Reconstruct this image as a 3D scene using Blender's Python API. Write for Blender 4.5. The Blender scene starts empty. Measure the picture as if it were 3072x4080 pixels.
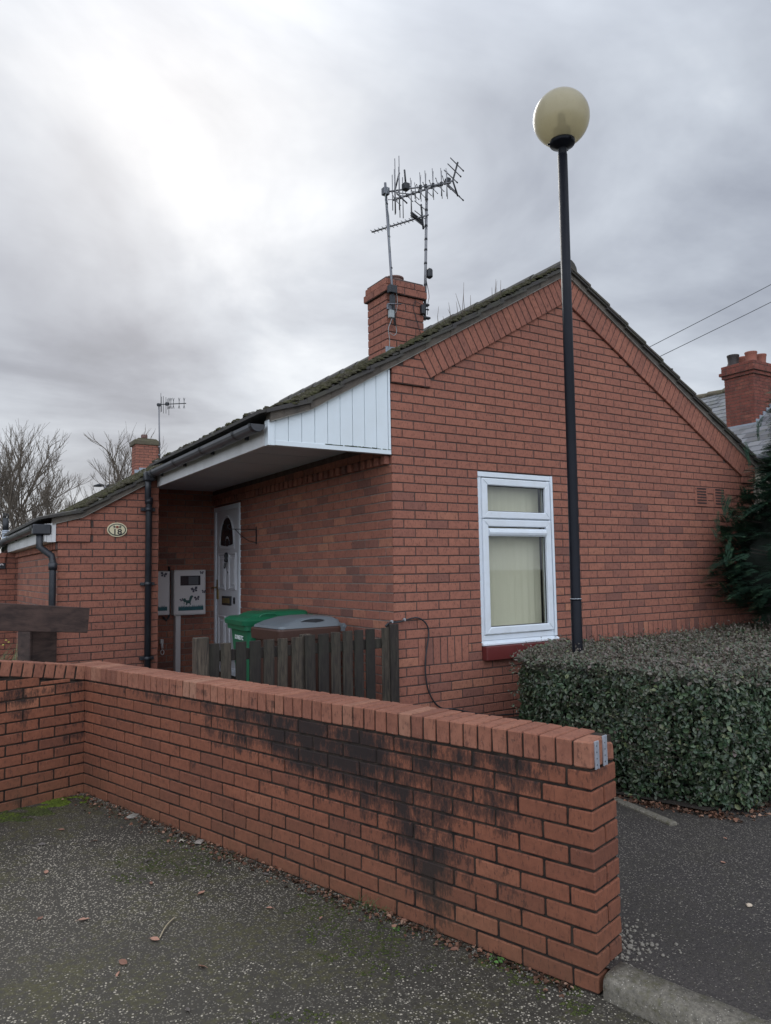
import bpy, math, random
import numpy as np
from mathutils import Vector, Matrix, noise as mn
random.seed(7); RNG = np.random.default_rng(7)
PI = math.pi; R = math.radians
sc = bpy.context.scene
COL = sc.collection
# ------------------------------------------------------------------ tagging and mesh helpers
def tag(o, label=None, cat=None, group=None, kind=None):
    if label: o['label'] = label
    if cat: o['category'] = cat
    if group: o['group'] = group
    if kind: o['kind'] = kind
    return o
def empty(name, loc, label, cat, group=None, rz=0.0):
    o = bpy.data.objects.new(name, None); COL.objects.link(o)
    o.location = loc; o.rotation_euler = (0, 0, rz); o.empty_display_size = .1
    return tag(o, label, cat, group)
WORLDM = {}
class MB:
    """collects geometry; build() links it as ONE mesh object (coordinates are world unless local=True)"""
    def __init__(s): s.v = []; s.f = []; s.m = []; s.t = []; s.sm = []
    def add(s, vs, fs, m=0, t=0.5, smooth=False):
        b = len(s.v); s.v.extend(vs)
        for f in fs: s.f.append(tuple(i+b for i in f)); s.m.append(m); s.t.append(t); s.sm.append(smooth)
    def box(s, x0, x1, y0, y1, z0, z1, m=0, t=.5):
        s.add([(x0,y0,z0),(x1,y0,z0),(x1,y1,z0),(x0,y1,z0),(x0,y0,z1),(x1,y0,z1),(x1,y1,z1),(x0,y1,z1)],
              [(0,3,2,1),(4,5,6,7),(0,1,5,4),(1,2,6,5),(2,3,7,6),(3,0,4,7)], m, t)
    def cbox(s, x0, x1, y0, y1, z0, z1, c=.004, m=0, t=.5, j=0.0, M=None):
        """box with chamfered edges; j = jitter"""
        A = (x0,y0,z0); B = (x1,y1,z1); vs = []; idx = {}
        cj = [[(random.uniform(-j,j), random.uniform(-j,j), random.uniform(-j,j)) for _ in range(1)][0] for _ in range(8)]
        for k in range(8):
            sg = (k & 1, (k>>1) & 1, (k>>2) & 1)
            for ax in range(3):
                p = []
                for a in range(3):
                    base = B[a] if sg[a] else A[a]
                    if a != ax: base += (-c if sg[a] else c)
                    p.append(base + cj[k][a])
                idx[(k, ax)] = len(vs); vs.append(tuple(p))
        fs = []
        for ax in range(3):
            u, w = [(1,2),(2,0),(0,1)][ax]
            for sd in (0,1):
                q = []
                for a,b in ((0,0),(1,0),(1,1),(0,1)):
                    k = (sd<<ax) | (a<<u) | (b<<w); q.append(idx[(k,ax)])
                fs.append(tuple(q if sd else q[::-1]))
        for ax in range(3):
            u, w = [(1,2),(2,0),(0,1)][ax]
            for a in (0,1):
                for b in (0,1):
                    k0 = (a<<u)|(b<<w); k1 = k0 | (1<<ax)
                    q = (idx[(k0,u)], idx[(k1,u)], idx[(k1,w)], idx[(k0,w)])
                    fs.append(q if (a ^ b) else q[::-1])
        for k in range(8):
            q = (idx[(k,0)], idx[(k,1)], idx[(k,2)])
            n = bin(k).count('1')
            fs.append(q if n % 2 else q[::-1])
        if M: vs = [tuple(M @ Vector(p)) for p in vs]
        s.add(vs, fs, m, t)
    def tube(s, pts, r, n=8, m=0, t=.5, cap=True, smooth=True):
        pts = [Vector(p) for p in pts]; rs = r if isinstance(r, (list, tuple)) else [r]*len(pts)
        vs = []; fs = []; up = None
        for i, p in enumerate(pts):
            a = pts[max(i-1,0)]; b = pts[min(i+1,len(pts)-1)]; d = (b-a)
            if d.length < 1e-9: d = Vector((0,0,1))
            d.normalize()
            if up is None:
                up = Vector((0,0,1)) if abs(d.z) < .9 else Vector((1,0,0))
            x = up.cross(d); 
            if x.length < 1e-6: x = Vector((1,0,0)).cross(d)
            x.normalize(); y = d.cross(x); up = y
            for k in range(n):
                w = 2*PI*k/n; vs.append(tuple(p + (x*math.cos(w)+y*math.sin(w))*rs[i]))
        for i in range(len(pts)-1):
            for k in range(n): fs.append((i*n+k, i*n+(k+1)%n, (i+1)*n+(k+1)%n, (i+1)*n+k))
        s.add(vs, fs, m, t, smooth)
        if cap:
            b = len(s.v)-len(vs)
            for f in (tuple(range(n))[::-1], tuple((len(pts)-1)*n+k for k in range(n))): s.f.append(tuple(i+b for i in f)); s.m.append(m); s.t.append(t); s.sm.append(False)
    def lathe(s, prof, c=(0,0,0), n=24, m=0, t=.5, M=None, smooth=True):
        vs = []; fs = []
        for r, z in prof:
            for k in range(n):
                w = 2*PI*k/n; vs.append((c[0]+r*math.cos(w), c[1]+r*math.sin(w), c[2]+z))
        for i in range(len(prof)-1):
            for k in range(n): fs.append((i*n+k, i*n+(k+1)%n, (i+1)*n+(k+1)%n, (i+1)*n+k))
        if M: vs = [tuple(M @ Vector(p)) for p in vs]
        s.add(vs, fs, m, t, smooth)
    def prism(s, poly, y0, y1, m=0, t=.5, ch=0.0, plane='xz'):
        """extrude a convex/simple polygon; plane xz: poly=(x,z), front at y0 (outward -y), back at y1"""
        a = sum(poly[i][0]*poly[(i+1)%len(poly)][1]-poly[(i+1)%len(poly)][0]*poly[i][1] for i in range(len(poly)))
        if a < 0: poly = poly[::-1]
        n = len(poly)
        def P(p, y): return (p[0], y, p[1]) if plane == 'xz' else ((p[0], p[1], y) if plane == 'xy' else (y, p[0], p[1]))
        rings = [[P(p, y1) for p in poly]]
        if ch > 0:
            cx = sum(p[0] for p in poly)/n; cz = sum(p[1] for p in poly)/n
            hx = max(abs(p[0]-cx) for p in poly); hz = max(abs(p[1]-cz) for p in poly)
            kx = max(.3, 1-ch/max(hx,1e-4)); kz = max(.3, 1-ch/max(hz,1e-4))
            sgn = 1 if y1 > y0 else -1
            rings.append([P(p, y0+ch*sgn) for p in poly])
            rings.append([P((cx+(p[0]-cx)*kx, cz+(p[1]-cz)*kz), y0) for p in poly])
        else: rings.append([P(p, y0) for p in poly])
        vs = [v for r in rings for v in r]; fs = []
        flip = (plane == 'xz') != (y1 < y0)
        for i in range(len(rings)-1):
            for k in range(n):
                q = (i*n+k, i*n+(k+1)%n, (i+1)*n+(k+1)%n, (i+1)*n+k); fs.append(q[::-1] if not flip else q)
        top = tuple((len(rings)-1)*n+k for k in range(n)); bot = tuple(range(n))
        fs.append(top if flip else top[::-1]); fs.append(bot[::-1] if flip else bot)
        s.add(vs, fs, m, t)
    def build(s, name, mats, parent=None, M=None, auto=False):
        me = bpy.data.meshes.new(name); me.from_pydata(s.v, [], s.f)
        if not isinstance(mats, (list, tuple)): mats = [mats]
        for mt in mats: me.materials.append(mt)
        me.polygons.foreach_set('material_index', s.m); me.polygons.foreach_set('use_smooth', s.sm)
        at = me.attributes.new('tint', 'FLOAT', 'FACE'); at.data.foreach_set('value', s.t)
        me.update()
        o = bpy.data.objects.new(name, me); COL.objects.link(o)
        Mw = M if M is not None else Matrix.Identity(4)
        if parent is not None:
            o.parent = parent; pm = WORLDM.get(parent.name) or parent_matrix(parent)
            o.matrix_parent_inverse = pm.inverted()
        o.matrix_basis = Mw; WORLDM[o.name] = Mw
        return o
def parent_matrix(o):
    m = Matrix.Translation(o.location) @ o.rotation_euler.to_matrix().to_4x4()
    return m
def np_mesh(name, V, F, mats, parent=None, tint=None, tint2=None, mi=None, smooth=False, k=4):
    """fast mesh from numpy arrays, faces all with k corners"""
    me = bpy.data.meshes.new(name); nv = len(V); nf = len(F)
    me.vertices.add(nv); me.vertices.foreach_set('co', np.asarray(V, dtype=np.float32).ravel())
    me.loops.add(nf*k); me.loops.foreach_set('vertex_index', np.asarray(F, dtype=np.int32).ravel())
    me.polygons.add(nf); me.polygons.foreach_set('loop_start', np.arange(0, nf*k, k, dtype=np.int32))
    me.polygons.foreach_set('loop_total', np.full(nf, k, dtype=np.int32))
    if not isinstance(mats, (list, tuple)): mats = [mats]
    for m in mats: me.materials.append(m)
    if mi is not None: me.polygons.foreach_set('material_index', np.asarray(mi, dtype=np.int32))
    me.update(calc_edges=True); me.validate()
    for nm, ar in (('tint', tint), ('tint2', tint2)):
        if ar is not None:
            at = me.attributes.new(nm, 'FLOAT', 'FACE'); at.data.foreach_set('value', np.asarray(ar, dtype=np.float32))
    if smooth: me.polygons.foreach_set('use_smooth', np.ones(nf, dtype=bool))
    o = bpy.data.objects.new(name, me); COL.objects.link(o)
    if parent is not None:
        o.parent = parent; o.matrix_parent_inverse = (WORLDM.get(parent.name) or parent_matrix(parent)).inverted()
    WORLDM[o.name] = Matrix.Identity(4)
    return o
# ------------------------------------------------------------------ materials
class NT:
    def __init__(s, name):
        s.mat = bpy.data.materials.new(name); s.mat.use_nodes = True; s.n = s.mat.node_tree; s.n.nodes.clear()
        s.out = s.n.nodes.new('ShaderNodeOutputMaterial')
    def N(s, ty, **kw):
        nd = s.n.nodes.new(ty)
        ins = kw.pop('i', {})
        for k, v in kw.items(): setattr(nd, k, v)
        for k, v in ins.items():
            if isinstance(v, bpy.types.NodeSocket): s.n.links.new(v, nd.inputs[k])
            else: nd.inputs[k].default_value = v
        return nd
    def L(s, a, b): s.n.links.new(a, b)
    def math(s, op, a, b=0.0, c=0.0, clamp=False):
        nd = s.N('ShaderNodeMath', operation=op, use_clamp=clamp)
        for k, v in enumerate((a, b, c)):
            if isinstance(v, bpy.types.NodeSocket): s.n.links.new(v, nd.inputs[k])
            else: nd.inputs[k].default_value = v
        return nd.outputs[0]
    def mix(s, f, a, b, blend='MIX'):
        nd = s.N('ShaderNodeMix', data_type='RGBA', blend_type=blend)
        for k, v in ((0, f), (6, a), (7, b)):
            if isinstance(v, bpy.types.NodeSocket): s.n.links.new(v, nd.inputs[k])
            else: nd.inputs[k].default_value = (v if k == 0 else (v[0], v[1], v[2], 1))
        return nd.outputs[2]
    def ramp(s, f, stops, interp='LINEAR'):
        nd = s.N('ShaderNodeValToRGB'); cr = nd.color_ramp; cr.interpolation = interp
        while len(cr.elements) > 1: cr.elements.remove(cr.elements[-1])
        for k, (p, c) in enumerate(stops):
            e = cr.elements[0] if k == 0 else cr.elements.new(p)
            e.position = p; c = c if isinstance(c, (tuple, list)) else (c, c, c); e.color = (c[0], c[1], c[2], 1)
        s.L(f, nd.inputs[0]); return nd.outputs[0]
    def noise(s, vec, scale, detail=3, rough=.55, dist=0.0, out=0, scalevec=None):
        if scalevec: vec = s.N('ShaderNodeMapping', i={'Vector': vec, 'Scale': scalevec}).outputs[0]
        return s.N('ShaderNodeTexNoise', i={'Vector': vec, 'Scale': scale, 'Detail': detail, 'Roughness': rough, 'Distortion': dist}).outputs[out]
    def obj(s): return s.N('ShaderNodeTexCoord').outputs['Object']
    def tint(s, nm='tint'): return s.N('ShaderNodeAttribute', attribute_name=nm).outputs['Fac']
    def bump(s, h, strength=.3, dist=.002): return s.N('ShaderNodeBump', i={'Height': h, 'Strength': strength, 'Distance': dist}).outputs[0]
    def bsdf(s, col, rough=.8, nrm=None, metal=0.0, spec=.5, **kw):
        b = s.N('ShaderNodeBsdfPrincipled')
        for k, v in (('Base Color', col), ('Roughness', rough), ('Metallic', metal), ('Specular IOR Level', spec)):
            if isinstance(v, bpy.types.NodeSocket): s.L(v, b.inputs[k])
            else: b.inputs[k].default_value = (v[0], v[1], v[2], 1) if k == 'Base Color' else v
        if nrm is not None: s.L(nrm, b.inputs['Normal'])
        for k, v in kw.items(): b.inputs[k].default_value = v
        s.L(b.outputs[0], s.out.inputs[0]); return b
def plain(name, col, rough=.6, metal=0.0, var=.12, scale=12, bump=.15, dist=.001, spec=.5, dirt=None, dirtamt=.5):
    t = NT(name); o = t.obj(); n = t.noise(o, scale, 4)
    c = t.mix(n, tuple(x*(1-var) for x in col), tuple(min(1, x*(1+var)) for x in col))
    if dirt:
        d = t.ramp(t.noise(o, scale*.35, 6, .7), [(.45, 0), (.75, dirtamt)])
        c = t.mix(d, c, dirt)
    t.bsdf(c, t.ramp(n, [(.3, rough*.85), (.7, min(1, rough*1.12))]), t.bump(t.noise(o, scale*8, 3), bump, dist), metal, spec)
    return t.mat
def brick_mat(name, cols, stain=False, fleck=.55, soot=.0):
    t = NT(name); o = t.obj(); ti = t.tint()
    c = t.ramp(ti, [(0, cols[0]), (.12, cols[1]), (.45, cols[2]), (.75, cols[3]), (1, cols[4])])
    n1 = t.noise(o, 9, 4); c = t.mix(t.math('MULTIPLY', n1, .35), c, tuple(x*.72 for x in cols[2]))
    n4 = t.noise(o, 24, 5, .7); c = t.mix(t.ramp(n4, [(.38, .34), (.54, 0)]), c, tuple(x*.55 for x in cols[1])); c = t.mix(t.ramp(n4, [(.58, 0), (.74, .25)]), c, cols[4])
    n3 = t.noise(o, 1.1, 3); c = t.mix(t.ramp(n3, [(.35, 0), (.75, .3)]), c, tuple(x*.75 for x in cols[1]))
    fl = t.noise(o, 60, 3, .6, scalevec=(1.6, 1.6, .5))
    f = t.ramp(fl, [(.56, 0), (.66, fleck)])
    c = t.mix(f, c, (.05, .025, .022))
    pale = t.ramp(t.noise(o, 85, 2), [(.68, 0), (.76, .22)])
    c = t.mix(pale, c, (.5, .36, .28))
    grain = t.noise(o, 260, 2)
    h = t.math('ADD', t.math('MULTIPLY', grain, .5), t.math('MULTIPLY', f, -1.2))
    if stain:
        X = t.N('ShaderNodeSeparateXYZ', i={0: o}); sx, sy, sz = X.outputs[0], X.outputs[1], X.outputs[2]
        # algae crust: soft regions given as (centre x, centre z, radius x, radius z, weight) in the wall's own frame
        tot = None
        for cx, cz, rx, rz, w in stain:
            a = t.math('POWER', t.math('DIVIDE', t.math('SUBTRACT', sx, cx), rx), 2.0)
            b = t.math('POWER', t.math('DIVIDE', t.math('SUBTRACT', sz, cz), rz), 2.0)
            e = t.math('MULTIPLY', t.math('EXPONENT', t.math('MULTIPLY', t.math('ADD', a, b), -1.0)), w)
            tot = e if tot is None else t.math('ADD', tot, e)
        st1 = t.noise(o, 26, 6, .72, .4, scalevec=(1.0, 1.0, .42)); st2 = t.noise(o, 4.5, 4, .6, scalevec=(1, 1, .7))
        st3 = t.noise(o, 110, 4, .7, scalevec=(1, 1, .5))
        st4 = t.noise(o, 60, 5, .75, .2, scalevec=(1.0, 1.0, .16))
        br = t.math('SUBTRACT', t.math('FRACT', t.math('MULTIPLY', ti, 61.7)), .5)
        v = t.math('ADD', tot, t.math('MULTIPLY', t.math('SUBTRACT', st1, .5), 1.5))
        v = t.math('ADD', v, t.math('MULTIPLY', t.math('SUBTRACT', st2, .54), 1.9))
        v = t.math('ADD', v, t.math('MULTIPLY', t.math('SUBTRACT', st3, .5), .7))
        v = t.math('ADD', v, t.math('MULTIPLY', t.math('SUBTRACT', st4, .5), 1.0))
        v = t.math('ADD', v, t.math('MULTIPLY', br, .26))
        cp = t.math('FRACT', t.math('DIVIDE', t.math('MULTIPLY', sz, -1.0), .075))
        v = t.math('ADD', v, t.math('MULTIPLY', t.math('SUBTRACT', .45, cp), .26))
        k = t.ramp(v, [(.36, 0), (.50, .48), (.88, .94)])
        c = t.mix(k, c, (.017, .015, .015))
        lo = t.math('MULTIPLY', t.ramp(t.math('MULTIPLY', sz, -1.0), [(.45, 0), (.85, .55)]), t.ramp(t.noise(o, 5, 5, .65), [(.35, .3), (.7, 1)])); c = t.mix(lo, c, (.105, .066, .036))
        # green film low down
        g = t.math('MULTIPLY', t.ramp(sz, [(0.0, .30), (.25, .0)]), t.noise(o, 3, 4)) if False else None
        h = t.math('ADD', h, t.math('MULTIPLY', k, .5))
    if soot:
        s2 = t.ramp(t.noise(o, 6, 5, .7, scalevec=(1, 1, .6)), [(.45, 0), (.7, soot)])
        c = t.mix(s2, c, (.035, .026, .024))
    t.bsdf(c, .88, t.bump(h, .55, .0022), spec=.3)
    return t.mat
HB = [(.150, .080, .068), (.245, .107, .081), (.335, .134, .092), (.385, .158, .105), (.45, .20, .122)]
LB = [(.095, .047, .036), (.165, .064, .041), (.225, .082, .047), (.270, .098, .055), (.34, .140, .080)]
STAINS = [(1.50, -.09, .85, .13, .60), (1.40, -.28, .50, .22, .38), (.70, -.22, .42, .18, .36), (.88, -.46, .30, .22, .42), (.80, -.64, .19, .17, .44), (1.85, -.20, .35, .12, .20),
          (2.3, -.02, 2.2, .05, .40), (2.2, -.25, 2.6, .35, .10), (.42, -.06, .30, .07, .26), (.42, -.36, .24, .3, .20), (4.22, -.25, .10, .30, .40), (2.1, -.16, .5, .10, .16)]
M_BRICK = brick_mat('house_brick', HB)
M_BRICKL = brick_mat('garden_wall_brick', LB, stain=STAINS, fleck=.5)
M_BRICKS = brick_mat('short_wall_brick', LB, stain=[(.55, -.05, .8, .06, .45), (.46, -.3, .05, .5, .5), (.05, -.2, .12, .3, .5), (1.0, -.1, .3, .12, .3)], fleck=.5)
M_COPE = brick_mat('coping_brick', [(.15,.085,.062), (.22,.090,.060), (.29,.118,.075), (.35,.155,.098), (.40,.24,.165)], stain=[(1.0, .02, .5, .05, .16), (2.1, .03, .8, .05, .20), (3.2, .05, .8, .06, .12)], fleck=.45)
M_BRICKB = brick_mat('old_red_brick', [(.10,.045,.038), (.17,.060,.046), (.24,.075,.054), (.29,.095,.065), (.33,.125,.085)], soot=.6)
def mortar_mat(name, c0, c1):
    t = NT(name); o = t.obj(); n = t.noise(o, 14, 5, .6)
    c = t.mix(t.ramp(n, [(.35, 0), (.65, 1)]), c0, c1)
    t.bsdf(c, .95, t.bump(t.noise(o, 180, 3), .5, .002), spec=.2); return t.mat
M_MORT = mortar_mat('house_mortar', (.070, .048, .043), (.118, .084, .074))
M_MORTS = mortar_mat('porch_mortar', (.16, .13, .115), (.24, .20, .175))
M_MORTL = mortar_mat('garden_mortar', (.016, .013, .012), (.050, .038, .030))
M_MORTB = mortar_mat('old_mortar', (.10, .075, .06), (.16, .12, .10))
M_UPVC = plain('white_upvc', (.70, .75, .80), .32, var=.03, bump=.02, dirt=(.45, .43, .36), dirtamt=.25)
M_CLAD = plain('white_cladding', (.66, .72, .75), .35, var=.03, bump=.02, scale=5, dirt=(.48, .50, .48), dirtamt=.25)
M_FASC = plain('white_fascia', (.62, .62, .62), .45, var=.06, bump=.03, scale=4, dirt=(.25, .24, .22), dirtamt=.6)
M_SOFF = plain('grey_soffit', (.52, .56, .60), .6, var=.06, scale=3)
M_BLACKP = plain('black_pipe', (.016, .018, .024), .45, var=.25, bump=.05, scale=20, dirt=(.06, .06, .06), dirtamt=.5)
M_GUTT = plain('grey_gutter', (.085, .09, .10), .4, var=.25, bump=.05, scale=9, dirt=(.20, .20, .20), dirtamt=.4)
M_GREENALG = plain('green_algae', (.05, .08, .035), .95, scale=60)
M_POST = plain('black_paint', (.008, .009, .013), .42, var=.3, bump=.06, scale=8, dirt=(.015, .017, .022), dirtamt=.5, spec=.12)
M_RED = plain('red_sill', (.135, .024, .022), .45, var=.12, scale=6, dirt=(.07, .03, .025))
M_STEEL = plain('galvanised_steel', (.16, .165, .18), .45, .8, var=.2, scale=30)
M_ZINC = plain('zinc_strip', (.34, .36, .40), .5, .3, var=.25, scale=40)
M_ALU = plain('dull_aluminium', (.20, .20, .21), .45, .7, var=.3, scale=25)
M_DPLAST = plain('dark_plastic', (.018, .020, .024), .5, var=.2, scale=25)
M_LEAD = plain('lead_flashing', (.30, .33, .37), .55, .3, var=.2, scale=14)
M_GBOX = plain('grey_box', (.30, .33, .33), .6)
M_CEMENT = plain('verge_cement', (.125, .105, .085), .95, var=.35, scale=16, bump=.7, dist=.006, dirt=(.03, .03, .03), dirtamt=.8)
M_TILE = plain('concrete_tile', (.055, .050, .047), .92, var=.4, scale=14, bump=.7, dist=.005, dirt=(.085, .085, .05), dirtamt=.7)
M_TILER = plain('concrete_tile_right', (.080, .068, .055), .92, var=.4, scale=14, bump=.7, dist=.005, dirt=(.04, .05, .025), dirtamt=.7)
def moss_mat(name, a, b, c3):
    t = NT(name); o = t.obj(); n = t.noise(o, 7, 4); n2 = t.noise(o, 70, 4)
    c = t.mix(t.ramp(n, [(.35, 0), (.65, 1)]), a, b); c = t.mix(t.ramp(n2, [(.45, 0), (.7, .7)]), c, c3)
    t.bsdf(c, 1.0, t.bump(n2, 1.0, .006), spec=.1); return t.mat
M_MOSS = moss_mat('roof_moss', (.042, .036, .025), (.056, .056, .024), (.10, .092, .072))
M_MOSSG = moss_mat('ground_moss', (.075, .105, .018), (.12, .155, .022), (.04, .05, .015))
# ------------------------------------------------------------------ camera (solved from the brick courses)
cam = bpy.data.cameras.new('camera'); co = bpy.data.objects.new('camera', cam); COL.objects.link(co)
rv = Vector((.8476, -.5304, -.0166)); uv = Vector((-.0278, -.0755, .9968)); fw = Vector((.5299, .8444, .0788))
Mc = Matrix((rv, uv, -fw)).transposed().to_4x4(); Mc.translation = (-3.2431, -5.0566, .1082)
co.matrix_world = Mc
cam.sensor_fit = 'VERTICAL'; cam.sensor_height = 36; cam.lens = 2956.227/4080*36
cam.clip_start = .05; cam.clip_end = 3000; sc.camera = co
zJ = lambda J: (22-J)*.075
# ------------------------------------------------------------------ brickwork
def clip(poly, hp):
    """hp: list of (a,b,c): keep a*x+b*z<=c"""
    for a, b, c in hp:
        out = []
        for i in range(len(poly)):
            p, q = poly[i], poly[(i+1) % len(poly)]
            dp = a*p[0]+b*p[1]-c; dq = a*q[0]+b*q[1]-c
            if dp <= 0: out.append(p)
            if (dp < 0) != (dq < 0) and abs(dp-dq) > 1e-12:
                k = dp/(dp-dq); out.append((p[0]+(q[0]-p[0])*k, p[1]+(q[1]-p[1])*k))
        poly = out
        if len(poly) < 3: return []
    return poly
def area(p): return abs(sum(p[i][0]*p[(i+1)%len(p)][1]-p[(i+1)%len(p)][0]*p[i][1] for i in range(len(p))))/2
def rt():
    u = random.random()
    if u < .10: return random.uniform(0, .12)
    return min(1, max(0, random.gauss(.5, .17)))
def brick_wall(mb, x0, x1, J0, J1, ztop=0.0, half=0, holes=(), hp=(), flip=False, prot=0.0, jit=.0012, mort=.006, g=.005, tfn=None, zfn=None, back=.1):
    """stretcher-bond face in plane y=0 (outward -y); rows J0..J1-1 counted downwards, joints every 75 mm.
    holes: (xa, xb, Ja, Jb)"""
    ZF = zfn or zJ
    for J in range(J0, J1):
        zt = ZF(J); zb = ZF(J+1)
        ivs = [(x0, x1)]
        for xa, xb, Ja, Jb in holes:
            if Ja <= J < Jb:
                nv = []
                for a, b in ivs:
                    if xb <= a or xa >= b: nv.append((a, b))
                    else:
                        if xa > a: nv.append((a, xa))
                        if xb < b: nv.append((xb, b))
                ivs = nv
        for a, b in ivs:
            am = a+.012*(a == x0); bm = b-.012*(b == x1); st = clip([(am, zb), (bm, zb), (bm, zt), (am, zt)], hp)
            if len(st) >= 3: mb.prism(st, -prot+mort, -prot+mort+back, m=1)
        start = x0 - (.1125 if (J+half) % 2 else 0)
        k = 0
        while start+k*.225 < x1:
            ba = start+k*.225; bb = ba+.215; k += 1
            for a, b in ivs:
                l = max(ba, a); r = min(bb, b)
                # bricks keep clear of interval ends only where a joint would be
                if r-l < .018: continue
                if b < x1 and b - r < .012 and r == bb: r = b
                jr = lambda: random.uniform(-jit, jit)
                poly = clip([(l+jr()*(l > a), zb+g+jr()), (r+jr()*(r < b), zb+g+jr()), (r+jr()*(r < b), zt-g+jr()), (l+jr()*(l > a), zt-g+jr())], hp)
                if len(poly) < 3 or area(poly) < .0008: continue
                tt = rt() if tfn is None else tfn((l+r)/2, J)
                mb.prism(poly, -prot+random.uniform(-.0012, .0012), -prot+.012+mort, 0, tt, ch=.0028)
def soldiers(mb, xa, xb, z0, z1, prot=0.0, mort=.006, pitch=.075):
    n = int(round((xb-xa)/pitch)); p = (xb-xa)/n
    mb.prism([(xa, z0), (xb, z0), (xb, z1), (xa, z1)], -prot+mort, -prot+mort+.1, m=1)
    for i in range(n):
        a = xa+i*p
        mb.prism([(a+.005, z0+.005), (a+p-.005, z0+.005), (a+p-.005, z1-.005), (a+.005, z1-.005)], -prot+random.uniform(-.001, .001), -prot+.015+mort, 0, rt(), ch=.0028)
ROTX = lambda x: Matrix.Translation((x, 0, 0)) @ Matrix.Rotation(-PI/2, 4, 'Z')      # local -y -> world -x, local x -> world -y
GB = 41  # last course row below ground
# ================================================================== HOUSE 18
house = empty('bungalow', (2.5, 3, -1.5), 'red brick bungalow with steep tiled gable, white cladding over its porch and a white window', 'house')
uL = lambda x: 1.774+.582*x           # underside of the verge, left slope
uR = lambda x: 4.131-.57*x
RX, RZ = 2.046, 2.965
w = MB()
iL = (-.588, 1, 1.503); iR = (.569, 1, 3.864)
def gt(x, J):
    # upper part paler and more even, as on the wall; more dark bricks lower down
    if J < 10: return min(1, max(.2, random.gauss(.50, .09)))
    if J < 28: return random.choice([random.gauss(.53, .15)]*16+[random.uniform(.05, .2)])
    return random.choice([random.gauss(.46, .14)]*8+[random.uniform(.05, .2), random.uniform(.8, 1)])
gt2 = lambda x, J: min(1, max(0, gt(x, J)))
opening = (.893, 1.795, 9, 31)
# rows above the corbels, clipped by the raking soldier course
brick_wall(w, 0, 5.06, -15, 0, hp=[iL, iR, (-1, 0, -.39)], tfn=gt2)
brick_wall(w, 0, 5.06, 0, 8, hp=[iR], tfn=gt2, holes=[(4.805, 5.07, -20, 8)])
brick_wall(w, 0, 5.06, 8, GB, holes=[opening, (.225, .75, 28, 31), (2.025, 4.725, 28, 31)], tfn=gt2)
soldiers(w, .225, .75, zJ(31), zJ(28)); soldiers(w, 2.025, 4.725, zJ(31), zJ(28))
gable = w.build('gable_wall', [M_BRICK, M_MORT], house)
# corbels and raking brick-on-edge course, standing 25 mm proud
w = MB()
hpL = [(-.582, 1, 1.774), (math.sin(R(60)), math.sin(R(30)), .39*math.sin(R(60))+1.715*math.sin(R(30)))]
brick_wall(w, 0, .39, -8, 0, hp=hpL, prot=.025, half=0, tfn=gt2)
hpR = [(.57, 1, 4.131), (-math.sin(R(60)), math.sin(R(30)), -4.801*math.sin(R(60))+1.12*math.sin(R(30)))]
brick_wall(w, 4.801, 5.06, 1, 8, hp=hpR, prot=.025, tfn=gt2)
def raking(p0, p1, up, n, prot=.025):
    d = Vector((p1[0]-p0[0], p1[1]-p0[1])); ln = d.length; d.normalize(); q = Vector((-d.y, d.x)) if up > 0 else Vector((d.y, -d.x))
    if q.y < 0: q = -q
    k = ln/n; H = .232
    return d, q, k, H
for p0, p1 in (((.388, 1.731), (RX, 2.703)), ((4.801, 1.132), (RX, 2.703))):
    n = int(math.hypot(p1[0]-p0[0], p1[1]-p0[1])/.0745); d, q, k, H = raking(p0, p1, 1, n)
    lim = [(1, 0, RX-.002)] if p0[0] < RX else [(-1, 0, -RX-.002)]
    P = lambda s, h: (p0[0]+d.x*s+q.x*h, p0[1]+d.y*s+q.y*h)
    ln = n*k
    st = clip([P(0, .004), P(ln+.3, .004), P(ln+.3, H), P(0, H)], lim)
    w.prism(st, -.019, .08, m=1)
    for i in range(n+4):
        s0 = i*k; br = clip([P(s0+.005, 0), P(s0+k-.005, 0), P(s0+k-.005, H), P(s0+.005, H)], lim)
        if len(br) < 3 or area(br) < .0006: continue
        w.prism(br, -.025+random.uniform(-.0015, .0015), 0.0, 0, min(1, max(.15, random.gauss(.47, .1))), ch=.0028)
w.build('raking_course', [M_BRICK, M_MORT], house)
# porch side wall (faces left)
w = MB()
def st(x, J): return random.choice([random.gauss(.45, .14)]*6+[random.uniform(0, .16)]+[random.uniform(.75, 1)])
st2 = lambda x, J: min(1, max(0, st(x, J)))
def side_wall(x_plane, y0, y1, J0, J1, name, mats, half=1, holes=()):
    w = MB()
    # build with the corner (y0) at local x=0 and the wall running to negative x
    tmp = MB(); L = y1-y0
    brick_wall(tmp, 0.013, L, J0, J1, half=half, holes=holes, tfn=st2)
    # mirror so that the bond starts at the corner
    w.v = [(-x, y, z) for x, y, z in tmp.v]; w.f = [f[::-1] for f in tmp.f]; w.m = tmp.m; w.t = tmp.t; w.sm = tmp.sm
    return w
w = side_wall(0, 0, 3.39, 7, GB, 'x', None, half=1)
pw = w.build('porch_wall', [M_BRICK, M_MORTS], house, M=ROTX(0))
# corbel band and dentils under the soffit
w = MB()
w.box(-.028, .05, .013, 4.3, 1.049, 1.173, 1)
for i in range(38):
    y = .04+i*.1125; w.cbox(-.045, -.001, y, y+.065, .978, 1.048, .003, 0, rt())
for i in range(19):
    y = .02+i*.225; w.cbox(-.034, 0, y, y+.215, 1.054, 1.118, .003, 0, rt())
w.build('corbel_band', [M_BRICK, M_MORT], house)
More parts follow.
